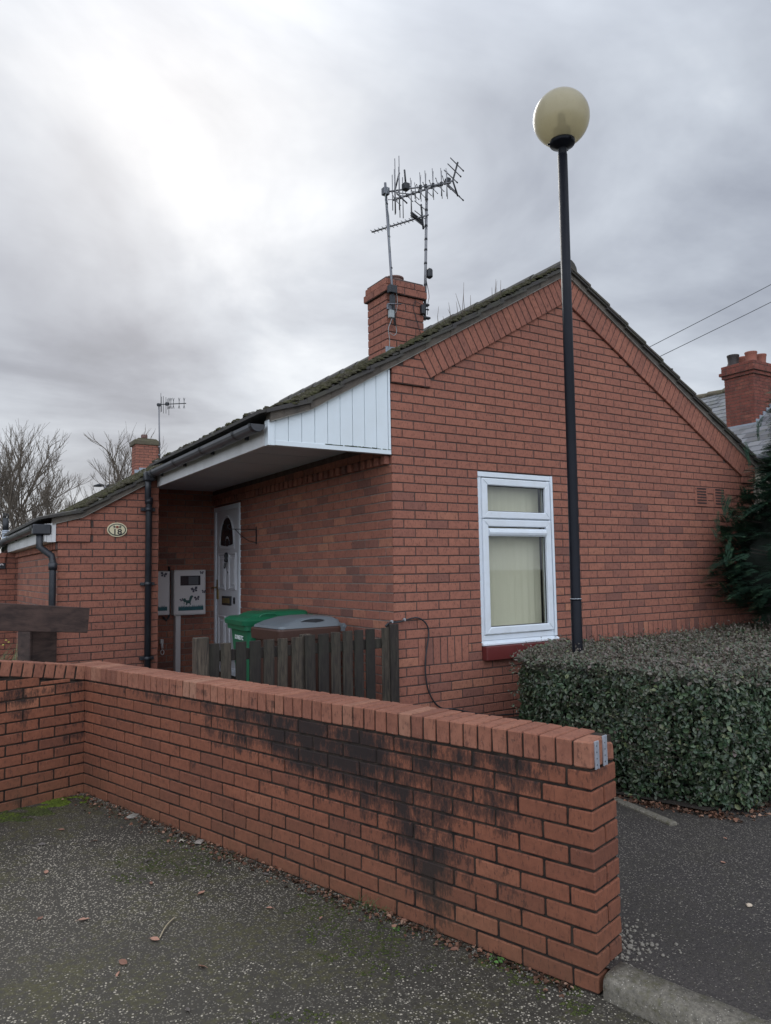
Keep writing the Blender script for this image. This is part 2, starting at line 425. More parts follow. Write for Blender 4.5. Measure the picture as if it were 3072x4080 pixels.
# wall above and beyond the door, recess back wall
w = MB(); brick_wall(w, -4.30, -3.39, 7, 10, tfn=st2); w.build('door_head_wall', [M_BRICK, M_MORT], house, M=ROTX(0.0))
w = MB(); brick_wall(w, -1.06, 0.1, 6, GB, tfn=st2); w.build('porch_back_wall', [M_BRICK, M_MORTS], house, M=Matrix.Translation((0, 4.3, 0)))
# number-18 pier, its left return
w = MB()
pv = lambda x: (-.582*1, 1, 1.774-.582*2.071)   # local x = world x + 2.071
line = (-.582, 1, 1.774-.582*2.071)
kink = (-.27, 1, .632)
brick_wall(w, 0, 1.007, 5, 16, hp=[line], tfn=lambda x, J: min(1, max(.1, random.gauss(.45, .1))), holes=[(0, .312, -5, 16)])
brick_wall(w, 0, 1.007, 16, GB, tfn=lambda x, J: min(1, max(.08, random.gauss(.47, .12))))
brick_wall(w, -.022, .313, 11, 16, hp=[(-.37, 1, .636)], prot=.022, tfn=lambda x, J: .45+random.uniform(-.1, .1))
w.prism([(-.022, zJ(13)), (.313, zJ(13)), (.313, .745), (-.022, .625)], -.012, .08, m=1)
w.build('pier_wall', [M_BRICK, M_MORT], house, M=Matrix.Translation((-2.071, 3.03, 0)))
w = side_wall(0, 0, 3.6, 16, GB, 'x', None, half=1)
w.build('return_wall', [M_BRICK, M_MORTS], house, M=Matrix.Translation((-2.071, 3.03, 0)) @ ROTX(0))
w = MB()
for i in range(32): w.cbox(-2.105, -2.068, 3.06+i*.1125, 3.06+i*.1125+.065, .374, .444, .003, 0, rt())
w.box(-2.09, -2.0, 3.035, 6.64, .375, .44, 1)
w.build('dentil_course', [M_BRICK, M_MORT], house)
w = MB(); w.box(-1.075, -1.064, 3.045, 4.29, -1.45, 1.04); w.box(5.0, 5.055, .1, 6.6, -1.45, 1.2); w.box(-1.06, -1.0, 4.31, 6.6, -1.45, 1.0); w.box(-.9, 5, 6.5, 6.58, -1.45, 1.2)
w.prism([(-2.06, -1.4), (-1.09, -1.4), (-1.09, 1.03), (-1.845, .67), (-2.17, .585), (-2.17, .47), (-2.06, .44)], 3.15, 6.6); w.build('inner_wall', M_BRICK, house)
# cladding above the porch: white boards in the triangle
w = MB()
edges = [-1.092, -1.035]; x = -1.035
zb0 = lambda x: 1.053
def under(x): return min(1.774+.582*x, 1.337+.35*(x+.75)) if x < -.75 else 1.774+.582*x
bx = [-1.035]+[-1.035+(i+1)*(1.0/9) for i in range(9)]
for i in range(9):
    a, b = bx[i]+.002, bx[i+1]-.002
    w.prism([(a, 1.085), (b, 1.085), (b, under(b)+.06), (a, under(a)+.06)], -.008, .02, ch=.0015)
w.prism([(-1.035, 1.08), (-.035, 1.08), (-.035, under(-.035)), (-1.035, under(-1.035))], .001, .03)
w.cbox(-1.035, -.012, -.014, .03, 1.050, 1.088, .002)
w.cbox(-1.092, -1.037, -.017, .05, 1.047, 1.235, .002)
w.cbox(-.034, -.013, -.014, .03, 1.089, 1.755, .002)
cl = w.build('porch_cladding', M_CLAD, house)
w = MB()
for i in range(70):
    x = random.uniform(-.62, -.03); ww = random.uniform(.008, .03); hh = random.uniform(.001, .006)*(1.2 if -.45 < x < -.15 else .6)
    w.cbox(x, x+ww, -.0165, -.006, 1.086, 1.089+hh, .001)
w.build('algae', M_GREENALG, cl)
# soffit, fascia
w = MB(); w.box(-1.07, -.001, .03, 4.28, 1.174, 1.19)
for i in range(6): w.box(-1.06, -.03, .5+i*.6, .506+i*.6, 1.170, 1.173)
w.build('soffit', M_SOFF, house)
w = MB(); w.cbox(-1.094, -1.068, .055, 3.0, 1.05, 1.20, .002); w.build('fascia', M_FASC, house)
w = MB(); w.cbox(-2.20, -2.18, 3.0, 7.2, .452, .63, .002); w.cbox(-2.18, -2.075, 3.06, 6.63, .448, .456, .001)
w.cbox(-2.178, -2.136, 3.0, 3.05, .446, .632, .002); w.cbox(-2.136, -2.095, 2.995, 3.06, .448, .640, .002)
w.build('fascia', M_FASC, house)
# ---- roof
def roof_tiles(mb, y0, y1, prof_top, course=.262, th=.022, lift=.024):
    """prof_top: list of (x, z) from ridge to eave: tile courses laid along it, overlapping"""
    segs = []
    for (xa, za), (xb, zb) in zip(prof_top[:-1], prof_top[1:]):
        n = max(1, round(math.hypot(xb-xa, zb-za)/(course*1.15)))
        for i in range(n): segs.append(((xa+(xb-xa)*i/n, za+(zb-za)*i/n), (xa+(xb-xa)*(i+1)/n, za+(zb-za)*(i+1)/n)))
    for (xa, za), (xb, zb) in segs:
        sgn = 1 if xb > xa else -1
        xb2 = xb + sgn*.02; zb2 = zb - .012
        j = random.uniform(-.003, .003)
        mb.add([(xa, y0, za-.015), (xb2, y0, zb2+lift-th), (xb2, y0, zb2+lift+j), (xa, y0, za+.004),
                (xa, y1, za-.015), (xb2, y1, zb2+lift-th), (xb2, y1, zb2+lift+j), (xa, y1, za+.004)],
               [(0,1,2,3), (7,6,5,4), (3,2,6,7), (1,0,4,5), (2,1,5,6), (0,3,7,4)])
        # rolls of the interlocking tiles
        yy = y0+.14
        while yy < min(y1, y0+7) - .05:
            mb.add([(xa, yy, za+.004), (xa, yy+.045, za+.022), (xa, yy+.09, za+.004), (xb2, yy, zb2+lift), (xb2, yy+.045, zb2+lift+.018), (xb2, yy+.09, zb2+lift)],
                   [(0,3,4,1), (1,4,5,2), (3,5,4)], 0, .5)
            yy += .295
TL = lambda x: uL(x)+.085; TR = lambda x: uR(x)+.085
w = MB()
roof_tiles(w, -.055, 3.02, [(RX, TL(RX)), (-.75, TL(-.75)), (-1.16, TL(-.75)-.41*.36)])
roof_tiles(w, 2.985, 6.62, [(RX, TL(RX)-.003), (-1.845, TL(-1.845)-.003), (-2.24, TL(-1.845)-.395*.27)])
w.build('left_roof', M_TILE, house)
w = MB(); roof_tiles(w, -.075, 6.62, [(RX+.01, TR(RX)), (5.0, TR(5.0)), (5.17, TR(5.0)-.07)], lift=.03, th=.026); w.build('right_roof', M_TILER, house)
# verge: cement bed and white undercloak line
def verge(mb, pts, y0, y1, h0, h1, m):
    for (xa, za), (xb, zb) in zip(pts[:-1], pts[1:]):
        n = max(1, int(abs(xb-xa)/.09))
        for i in range(n):
            a = xa+(xb-xa)*i/n; b = xa+(xb-xa)*(i+1)/n; z0 = za+(zb-za)*i/n; z1 = za+(zb-za)*(i+1)/n
            jj = random.uniform(-.004, .004) if m == 0 else 0
            mb.prism([(a, z0+h0), (b, z1+h0), (b, z1+h1), (a, z0+h1)], y0+jj, y1, m)
vl = [(RX, uL(RX)), (-.75, uL(-.75)), (-1.08, uL(-.75)-.33*.36)]; vr = [(RX, uR(RX)), (5.0, uR(5.0)), (5.10, uR(5.0)-.05)]
vp = [(-1.06, uL(-1.06)), (-1.845, uL(-1.845)), (-2.13, uL(-1.845)-.285*.27)]
M_UC = plain('undercloak', (.26, .25, .22), .8, dirt=(.06, .06, .05), dirtamt=.9)
for v_, yy in ((vl, 0), (vr, 0), (vp, 3.03)):
    w = MB(); verge(w, v_, yy-.038, yy+.05, .006, .078, 0); vm_ = w.build('verge_mortar', M_CEMENT, house)
    w = MB(); verge(w, v_, yy-.046, yy+.05, 0, .005, 1); w.m = [0]*len(w.m); w.build('undercloak', M_UC, vm_)
# dark tile edges laid on the cement bed, one lap per course
def lap(pts, yy, L=.30, h=.030, sag=.016):
    w = MB()
    for (xa, za), (xb, zb) in zip(pts[:-1], pts[1:]):
        ln = math.hypot(xb-xa, zb-za); n = max(1, round(ln/L))
        for i in range(n):
            a, b = i/n, (i+1)/n+.12/n
            x0_, x1_ = xa+(xb-xa)*a, xa+(xb-xa)*b; z0_, z1_ = za+(zb-za)*a, za+(zb-za)*b
            w.prism([(x0_, z0_+.052), (x1_, z1_+.050+sag), (x1_, z1_+.052+sag+h), (x0_, z0_+.055+h*.6)], yy-.062-random.uniform(0, .008), yy+.1)
    w.build('verge_tiles', M_TILE, house)
lap(vl, 0, .31, .026, .024); lap(vr, 0, .30, .034, .024); lap(vp, 3.03, .30, .026, .024)
w = MB()
zr = TL(RX)
for i in range(15):
    a = -.07+i*.45; prof = []
    for e, rr in ((a, .115), (a+.43, .108)):
        prof += [(RX+rr*math.cos(PI*k/8), e, zr-.045+rr*math.sin(PI*k/8)) for k in range(9)]
    w.add(prof, [(k, k+1, k+10, k+9) for k in range(8)]+[tuple(range(9))[::-1]], smooth=False)
w.build('ridge_tiles', M_TILE, house)
# moss humps on the left slope, thickest along the tile tails
def blob(mb, c, r, n=7, sq=.6, m=0):
    vs = [(c[0], c[1], c[2]+r*sq)]; fs = []
    for ring, (rr, hh) in enumerate(((.6, .8), (1.0, .25), (.95, -.3))):
        for k in range(n):
            a = 2*PI*(k+.5*ring)/n; q = random.uniform(.8, 1.15)
            vs.append((c[0]+rr*r*q*math.cos(a), c[1]+rr*r*q*math.sin(a), c[2]+hh*r*sq*q))
    for k in range(n): fs.append((0, 1+k, 1+(k+1) % n))
    for ring in range(2):
        o = 1+ring*n
        for k in range(n): fs.append((o+k, o+n+k, o+n+(k+1) % n, o+(k+1) % n))
    mb.add(vs, fs, m, .5, True)
w = MB()
def mossy(xa, xb, y0, y1, n, f=1):
    for _ in range(n):
        x = random.uniform(xa, xb); y = y0+(y1-y0)*random.random()**1.3
        if mn.noise(Vector((x*2.1, y*1.3, 3))) < -.22: continue
        z = TL(x) if x > -1.8 else TL(-1.845)-( -1.845-x)*.27
        r = random.uniform(.012, .036)*f
        blob(w, (x, y, z+.020+r*.25), r*random.uniform(.9, 1.5), 6, .62)
mossy(-.78, 1.98, .02, 2.9, 2300); mossy(-.95, 2.0, -.055, .12, 300, .75)
mossy(-1.85, -.8, 3.0, 6.3, 1100); mossy(-1.85, -1.2, 2.99, 3.2, 160, .9)
for _ in range(450):
    x = random.uniform(-1.16, -.74); y = random.uniform(0, 2.95); r = random.uniform(.012, .032)
    blob(w, (x, y, TL(-.75)-(-.75-x)*.36+.022+r*.2), r*1.2, 6, .62)
mo = w.build('roof_moss', M_MOSS, house); mo['kind'] = 'stuff'
w = MB()
for _ in range(420):
    s = random.random(); x = RX+.02+s*3.0; 
    if mn.noise(Vector((x*2.5, 7, 0))) < -.05: continue
    r = random.uniform(.007, .018); blob(w, (x, random.uniform(-.07, .3), TR(x)+.022), r, 6, .5)
mo = w.build('roof_moss', M_MOSS, house); mo['kind'] = 'stuff'
# thin saplings growing out of the roof moss
M_TWIG = plain('dry_twig', (.11, .085, .065), .9)
twigs = [(.77, 2.58, .10, .86, 2.41), (.895, 2.72, .12, .895, 2.43), (.945, 2.66, .2, .925, 2.45), (.85, 2.58, .3, .87, 2.42), (.83, 2.54, .15, .84, 2.40), (.98, 2.51, .1, .95, 2.45), (.91, 2.58, .05, .91, 2.44),
         (.645, 2.36, .1, .66, 2.27), (.60, 2.44, .12, .60, 2.25), (.745, 2.46, .15, .77, 2.36), (1.27, 2.80, .1, 1.26, 2.62), (1.30, 2.84, .15, 1.275, 2.63), (1.34, 2.83, .1, 1.30, 2.64), (1.20, 2.72, .1, 1.22, 2.60), (1.36, 2.79, .2, 1.34, 2.66), (1.45, 2.74, .1, 1.445, 2.70)]
for i, (xt, zt, yy, xb, zb) in enumerate(twigs):
    w = MB(); mx = (xt+xb)/2+random.uniform(-.012, .012)
    w.tube([(xb, yy, zb-.05), (mx, yy+.01, (zt+zb)/2), (xt, yy+random.uniform(-.02, .03), zt)], [.0032, .0024, .0013], 5)
    tag(w.build('sapling', M_TWIG), 'bare thin twig growing from moss on the roof edge near the chimney', 'sapling', 'bare twigs sprouting on the mossy roof')
# gutters and downpipes
def gutter(mb, x, z, ya, yb, r=.056, m=0):
    n = 8; vs = []; fs = []
    for y in (ya, yb):
        for k in range(n+1): a = PI+PI*k/n; vs.append((x+r*math.cos(a), y, z+r*1.0*math.sin(a)))
        for k in range(n+1): a = 2*PI-PI*k/n; vs.append((x+(r-.005)*math.cos(a), y, z+(r-.005)*math.sin(a)))
    q = 2*(n+1)
    for k in range(q): fs.append((k, (k+1) % q, q+(k+1) % q, q+k))
    mb.add(vs, fs, m, .5, False)
w = MB(); gutter(w, -1.175, 1.195, -.02, 3.06); g1 = w.build('gutter', M_GUTT, house)
for y in (.35, 1.15, 1.95, 2.75): 
    w = MB(); gutter(w, -1.175, 1.197, y, y+.035, .061); w.box(-1.12, -1.095, y, y+.03, 1.14, 1.19); w.build('gutter_bracket', M_BLACKP, g1)
w = MB(); gutter(w, -1.175, 1.197, -.015, .02, .061)
w.add([(-1.175+.055*math.cos(PI+PI*k/8), -.021, 1.195+.055*math.sin(PI+PI*k/8)) for k in range(9)], [tuple(range(9))])
w.build('stop_end', M_BLACKP, g1)
w = MB(); w.tube([(-1.205, 2.93, 1.14), (-1.205, 2.94, 1.02), (-1.20, 2.965, .93), (-1.187, 2.975, .87), (-1.187, 2.975, -1.42)], .034, 12)
for z in (.80, .01, -.77):
    w.tube([(-1.187, 2.975, z-.02), (-1.187, 2.975, z+.02)], .041, 12); w.cbox(-1.262, -1.115, 2.985, 3.028, z-.016, z+.016, .003)
w.tube([(-1.187, 2.975, .86), (-1.187, 2.975, .93)], .042, 12)
w.cbox(-1.25, -1.15, 2.88, 2.98, 1.10, 1.20, .01)
w.build('downpipe', M_BLACKP, house)
w = MB(); gutter(w, -2.262, .615, 3.0, 7.3); g2 = w.build('gutter', M_GUTT, house)
for y in (3.0, 3.14, 4.3, 5.5): w = MB(); gutter(w, -2.262, .617, y, y+.04, .061); w.box(-2.215, -2.201, y, y+.03, .56, .60); w.build('gutter_bracket', M_BLACKP, g2)
w = MB(); w.cbox(-2.31, -2.14, 2.975, 3.075, .52, .625, .012)
w.tube([(-2.24, 3.03, .56), (-2.24, 3.03, .40), (-2.13, 3.0, .31), (-2.12, 2.985, .24), (-2.12, 2.985, -1.42)], .034, 12)
w.tube([(-2.12, 2.985, .17), (-2.12, 2.985, .24)], .041, 12)
w.build('downpipe', M_BLACKP, house)
# ---- chimney
def brick_stack(mb, x0, x1, y0, y1, zb, zt, hc=.075, half=0, g=.005, tf=rt):
    n = int(round((zt-zb)/hc)); mb.box(x0+.006, x1-.006, y0+.006, y1-.006, zb, zt-.004, 1)
    for r in range(n):
        z0 = zb+r*hc+g; z1 = z0+hc-2*g; o = (r+half) % 2
        def run(a, b, first):
            out = []; p = a; f = first
            while p < b-.02:
                q = min(b, p+(f if f else .215)); 
                if b-q < .06: q = b
                out.append((p, q)); p = q+.01; f = None
            return out
        for a, b in run(x0, x1, .1025 if o else .215):
            for yy in (0, 1):
                Y = (y0, y0+.1025) if yy == 0 else (y1-.1025, y1)
                mb.cbox(a, b, Y[0]+random.uniform(-.0012, .0012), Y[1], z0, z1, .0028, 0, tf(), .001)
        for a, b in run(y0+.108, y1-.108, None if o else .1025):
            for xx in (0, 1):
                X = (x0, x0+.1) if xx == 0 else (x1-.1, x1)
                mb.cbox(X[0]+random.uniform(-.0012, .0012), X[1], a, b, z0, z1, .0028, 0, tf(), .001)
w = MB(); ct = lambda: min(1, max(.1, random.gauss(.42, .12)))
brick_stack(w, .42, .845, .70, 1.05, 1.98, 2.73, tf=ct)
brick_stack(w, .392, .873, .672, 1.078, 2.73, 2.805, tf=ct); brick_stack(w, .405, .86, .685, 1.065, 2.805, 2.87, hc=.065, half=1, tf=ct)
w.box(.42, .845, .70, 1.05, 2.865, 2.885, 1)
chim = w.build('chimney', [M_BRICK, M_MORT], house)
w = MB(); w.lathe([(.075, 0), (.078, .05), (.092, .055), (.092, .075), (.08, .078), (.08, .09), (.092, .093), (.092, .108), (.0, .11)], (.645, .90, 2.87), 20); w.build('chimney_pot', plain('clay_pot', (.16, .09, .075), .7), chim)
w = MB()
w.prism([(.40, 2.04), (.88, 2.31), (.88, 2.39), (.60, 2.23), (.54, 2.23), (.54, 2.205), (.40, 2.205)], .688, .70, ch=0)
w.prism([(.69, 1.95), (1.06, 1.95), (1.06, 2.14), (.69, 2.14)], .405, .42, plane='yz')
w.build('flashing', M_LEAD, chim)
# ---- window
WIN = MB()
def frame_rect(mb, x0, x1, z0, z1, wd, y0, y1, ch=.004, dz=None):
    dz = dz or wd
    mb.prism([(x0, z0), (x1, z0), (x1-wd, z0+dz), (x0+wd, z0+dz)], y0, y1, ch=ch); mb.prism([(x0, z1), (x0+wd, z1-dz), (x1-wd, z1-dz), (x1, z1)], y0, y1, ch=ch)
    mb.prism([(x0, z0), (x0+wd, z0+dz), (x0+wd, z1-dz), (x0, z1)], y0, y1, ch=ch); mb.prism([(x1, z0), (x1, z1), (x1-wd, z1-dz), (x1-wd, z0+dz)], y0, y1, ch=ch)
w = MB()
frame_rect(w, .896, 1.792, -.515, .968, .045, .018, .085, .003)
w.cbox(.94, 1.75, .03, .085, .535, .56, .002)
w.cbox(1.766, 1.793, -.003, .018, -.515, .968, .002)       # plastic trim on the right reveal
w.cbox(.897, 1.766, .004, .018, .925, .968, .002)
win = w.build('window', M_UPVC, house)
w = MB(); frame_rect(w, .938, 1.755, .556, .912, .062, -.006, .05, .007); w.build('top_casement', M_UPVC, win)
w = MB(); frame_rect(w, .938, 1.755, -.462, .545, .062, -.006, .05, .007); w.build('casement', M_UPVC, win)
w = MB(); w.prism([(.005, .405), (-.012, .41), (-.018, .43), (-.012, .452), (.005, .462)], 1.003, 1.688, plane='yz'); w.cbox(1.0, 1.692, .0, .03, .398, .468, .003); w.build('trickle_vent', M_UPVC, win)
def gasket():
    w = MB()
    for z0, z1 in ((.618, .850), (-.400, .483)):
        frame_rect(w, .999, 1.694, z0, z1, .006, .022, .03, 0)
    return w
gasket().build('gasket', M_DPLAST, win)
t = NT('window_glass'); fr = t.N('ShaderNodeFresnel', i={'IOR': 1.5}); tr = t.N('ShaderNodeBsdfTransparent', i={'Color': (.90, .91, .89, 1)}); gl = t.N('ShaderNodeBsdfGlossy', i={'Roughness': .015, 'Color': (.95, .97, 1, 1)})
bf = t.N('ShaderNodeNewGeometry').outputs['Backfacing']
mx = t.N('ShaderNodeMixShader', i={0: t.math('MULTIPLY', t.math('MULTIPLY', fr.outputs[0], 1.15, clamp=True), t.math('SUBTRACT', 1.0, bf)), 1: tr.outputs[0], 2: gl.outputs[0]}); t.L(mx.outputs[0], t.out.inputs[0]); M_GLASS = t.mat
w = MB(); w.box(1.0, 1.693, .030, .036, .618, .850); w.build('top_pane', M_GLASS, win)
w = MB(); w.box(1.0, 1.693, .030, .036, -.400, .400); w.build('pane', M_GLASS, win)
t = NT('blind_fabric'); o = t.obj(); n = t.noise(o, 3, 2); c = t.mix(n, (.70, .66, .52), (.78, .74, .60)); t.bsdf(c, .9, t.bump(t.noise(o, 300, 2), .2, .001)); M_BLIND = t.mat
w = MB()
for i in range(10):
    x = .985+i*.083+(.05 if i == 9 else 0); a = R(-random.uniform(7, 12)); dx = .0445*math.cos(a); dy = .0445*math.sin(a)
    cx = x+.044; cy = .15
    w.add([(cx-dx, cy-dy, -.5), (cx, cy+.004, -.5), (cx+dx, cy+dy, -.5), (cx-dx, cy-dy, .93), (cx, cy+.004, .93), (cx+dx, cy+dy, .93)], [(0, 1, 4, 3), (1, 2, 5, 4)])
w.build('vertical_blind', M_BLIND, win)
w = MB(); w.box(.6, 2.6, 1.6, 1.62, -1.0, 1.1); w.box(.6, .62, .1, 1.6, -1.0, 1.1); w.box(2.6, 2.62, .1, 1.6, -1.0, 1.1); w.box(.6, 2.6, .1, 1.6, 1.1, 1.12); w.box(.6, 2.6, .1, 1.6, -1.02, -1.0)
w.build('room_interior', plain('room_wall', (.20, .18, .15), .9), win)
w = MB()
w.prism([(-.014, -.552), (.05, -.552), (.05, -.517), (.02, -.517), (-.014, -.535)], .893, 1.80, plane='yz')
for k in (0,): w.cbox(.895, 1.80, -.022, .03, -.556, -.538, .003)
w.build('window_sill', M_UPVC, win)
w = MB(); w.cbox(.898, 1.86, -.058, .09, -.678, -.560, .004); w.build('brick_red_sill', M_RED, house)
# airbricks
for xv in (3.945, 4.275):
    w = MB(); w.cbox(xv, xv+.213, -.006, .03, .757, .958, .003)
    for r_ in range(6):
        for k in range(9):
            x = xv+.026+k*.0185; z = .786+r_*.0315; w.box(x, x+.0115, -.0085, -.0045, z-.002, z+.0165, 1)
    w.build('airbrick', [brick_mat('terracotta_vent', HB) if xv < 4 else bpy.data.materials['terracotta_vent'], M_DPLAST], house)
# ---- front door (on the porch side wall): local x = -world y
M_DOOR = plain('white_door', (.62, .63, .66), .4, var=.04, bump=.03, scale=6)
M_BRASS = plain('old_brass', (.30, .22, .09), .4, .8, var=.2, scale=30)
w = MB(); frame_rect(w, -4.30, -3.39, -1.10, .955, .06, -.012, .06, .004, .06); w.cbox(-4.30, -3.39, -.025, .05, -1.12, -1.06, .004)
fr_ = w.build('door_frame', M_UPVC, house, M=ROTX(0))
w = MB(); w.cbox(-4.238, -3.452, .006, .05, -1.055, .893, .004)
for xa, xb, za, zb in ((-4.16, -3.905, -.10, .36), (-3.785, -3.53, -.10, .36), (-4.16, -3.905, -.95, -.42), (-3.785, -3.53, -.95, -.42)):
    frame_rect(w, xa, xb, za, zb, .03, -.010, .01, .008); w.cbox(xa+.06, xb-.06, -.004, .01, za+.06, zb-.06, .006)
door = w.build('front_door', M_DOOR, house, M=ROTX(0))
# fanlight of five small panes in an arch with a sunburst of glazing bars
w = MB(); cx, cz = -3.845, .44; Rx, Rz = .235, .36
def arch(a, f=1.0): return (cx+Rx*f*math.cos(a), cz+Rz*f*math.sin(a)**.8 if math.sin(a) > 0 else cz)
def sect(a0, a1, f0, f1):
    n = 6; A = [a0+(a1-a0)*k/n for k in range(n+1)]
    return [arch(a, f1) for a in A]+[arch(a, f0) for a in A[::-1]]
for a0, a1 in ((.04, .90), (.98, 1.53), (1.61, 2.16), (2.24, 3.10)):
    P = sect(a0, a1, .36, 1.0)
    for k in range(6): w.prism([P[k], P[k+1], P[12-k], P[13-k]], -.001, .01)
P = sect(.1, 3.04, 0.02, .28)
for k in range(6): w.prism([P[k], P[k+1], P[12-k], P[13-k]], -.001, .01)
w.build('fanlight', plain('dark_door_glass', (.012, .016, .022), .12, var=.1, bump=.0), door, M=ROTX(0))
w = MB(); pts = [arch(PI*k/16, 1.06) for k in range(17)]
w.tube([(p[0], -.002, p[1]) for p in pts], .012, 6); w.cbox(cx-.26, cx+.26, -.010, .01, .405, .435, .004); w.build('fanlight_moulding', M_DOOR, door, M=ROTX(0))
w = MB(); w.cbox(-4.0, -3.70, -.014, .01, -.285, -.175, .004); w.cbox(-3.975, -3.725, -.018, .0, -.262, -.198, .003, 1); w.build('letterbox', [M_DPLAST, M_BRASS], door, M=ROTX(0))
w = MB(); w.cbox(-4.205, -4.165, -.012, .01, -.22, .03, .003); w.tube([(-4.185, -.01, -.07), (-4.185, -.05, -.07), (-4.26, -.055, -.075)], .009, 8); w.build('door_handle', M_BRASS, door, M=ROTX(0))
w = MB(); w.lathe([(0, .0), (.02, .005), (.026, .02), (.018, .05), (.026, .08), (.018, .115), (.0, .125)], (-3.845, -.012, .245), 10); w.tube([(-3.868, -.02, .24), (-3.87, -.03, .19), (-3.845, -.035, .17), (-3.822, -.03, .19), (-3.824, -.02, .24)], .006, 6); w.build('door_knocker', M_DPLAST, door, M=ROTX(0))
w = MB(); w.lathe([(0, -.006), (.013, -.006), (.015, 0)], (0, 0, 0), 12, M=Matrix.Translation((-3.83, .0, .12)) @ Matrix.Rotation(PI/2, 4, 'X')); w.build('spyhole', M_STEEL, door, M=ROTX(0))
def text_obj(name, txt, size, mat, parent, M, depth=.002, align='CENTER', bold=.03):
    cu = bpy.data.curves.new(name, 'FONT'); cu.body = txt; cu.size = size; cu.extrude = depth; cu.align_x = align; cu.align_y = 'CENTER'; cu.offset = size*bold
    ob = bpy.data.objects.new(name, cu); COL.objects.link(ob)
    bpy.context.view_layer.update(); dg = bpy.context.evaluated_depsgraph_get()
    me = bpy.data.meshes.new_from_object(ob.evaluated_get(dg)); bpy.data.objects.remove(ob)
    o = bpy.data.objects.new(name, me); COL.objects.link(o); me.materials.clear(); me.materials.append(mat)
    o.parent = parent; o.matrix_parent_inverse = (WORLDM.get(parent.name) or parent_matrix(parent)).inverted(); o.matrix_basis = M; WORLDM[o.name] = M
    return o
FRONT = lambda x, y, z: Matrix.Translation((x, y, z)) @ Matrix.Rotation(PI/2, 4, 'X')
text_obj('door_number', '18', .11, M_DPLAST, door, ROTX(0) @ FRONT(-3.605, -.001, -.23) @ Matrix.Scale(.62, 4, (1, 0, 0)))
# ================================================================== things on the house
# oval number plate 18
sign = empty('house_number_plate', (-1.5, 3.02, .582), 'oval cream house number plate reading 18 with a red flower, on the pier', 'number plate')
M_CREAM = plain('cream_ceramic', (.62, .55, .36), .35, var=.08, scale=14); M_DG = plain('dark_green_paint', (.03, .045, .04), .5); M_RF = plain('red_flower', (.22, .04, .02), .5); M_INK = plain('black_ink', (.015, .015, .018), .5)
def oval(mb, rx, rz, y0, y1, m, n=32):
    mb.prism([(rx*math.cos(2*PI*k/n), rz*math.sin(2*PI*k/n)) for k in range(n)], y0, y1, m, ch=.0015)
S = Matrix.Translation((-1.5, 3.03, .582))
w = MB(); oval(w, .101, .075, -.012, 0, 0); w.build('plate', M_CREAM, sign, M=S)
w = MB(); oval(w, .090, .064, -.0145, -.011, 0); w.build('rim', M_DG, sign, M=S)
w = MB(); oval(w, .079, .054, -.017, -.012, 0); w.build('panel', M_CREAM, sign, M=S)
text_obj('digits', '18', .080, M_INK, sign, S @ FRONT(0, -.0175, -.024) @ Matrix.Scale(1.2, 4, (1, 0, 0)), .0015, bold=.018)
w = MB()
for k in range(6):
    a = 2*PI*k/6; w.prism([(.009*math.cos(a)+.0075*math.cos(b), .028+.007*math.sin(a)+.006*math.sin(b)) for b in [2*PI*q/8 for q in range(8)]], -.0195-.0003*k, -.0165)
w.build('flower', M_RF, sign, M=S)
w = MB()
for sx in (-1, 1):
    for ln, an in ((.045, 12), (.042, 38), (.040, -20)):
        a = R(an); p = Vector((sx*.014, .027)); q = p+Vector((sx*math.cos(a), math.sin(a)))*ln*.75; nrm = Vector((-math.sin(a), sx*math.cos(a)))*.0045
        mid = p.lerp(q, .65); w.prism([(p.x, p.y), tuple(mid+nrm), tuple(q), tuple(mid-nrm)], -.0185, -.0165)
w.build('leaves', M_DG, sign, M=S)
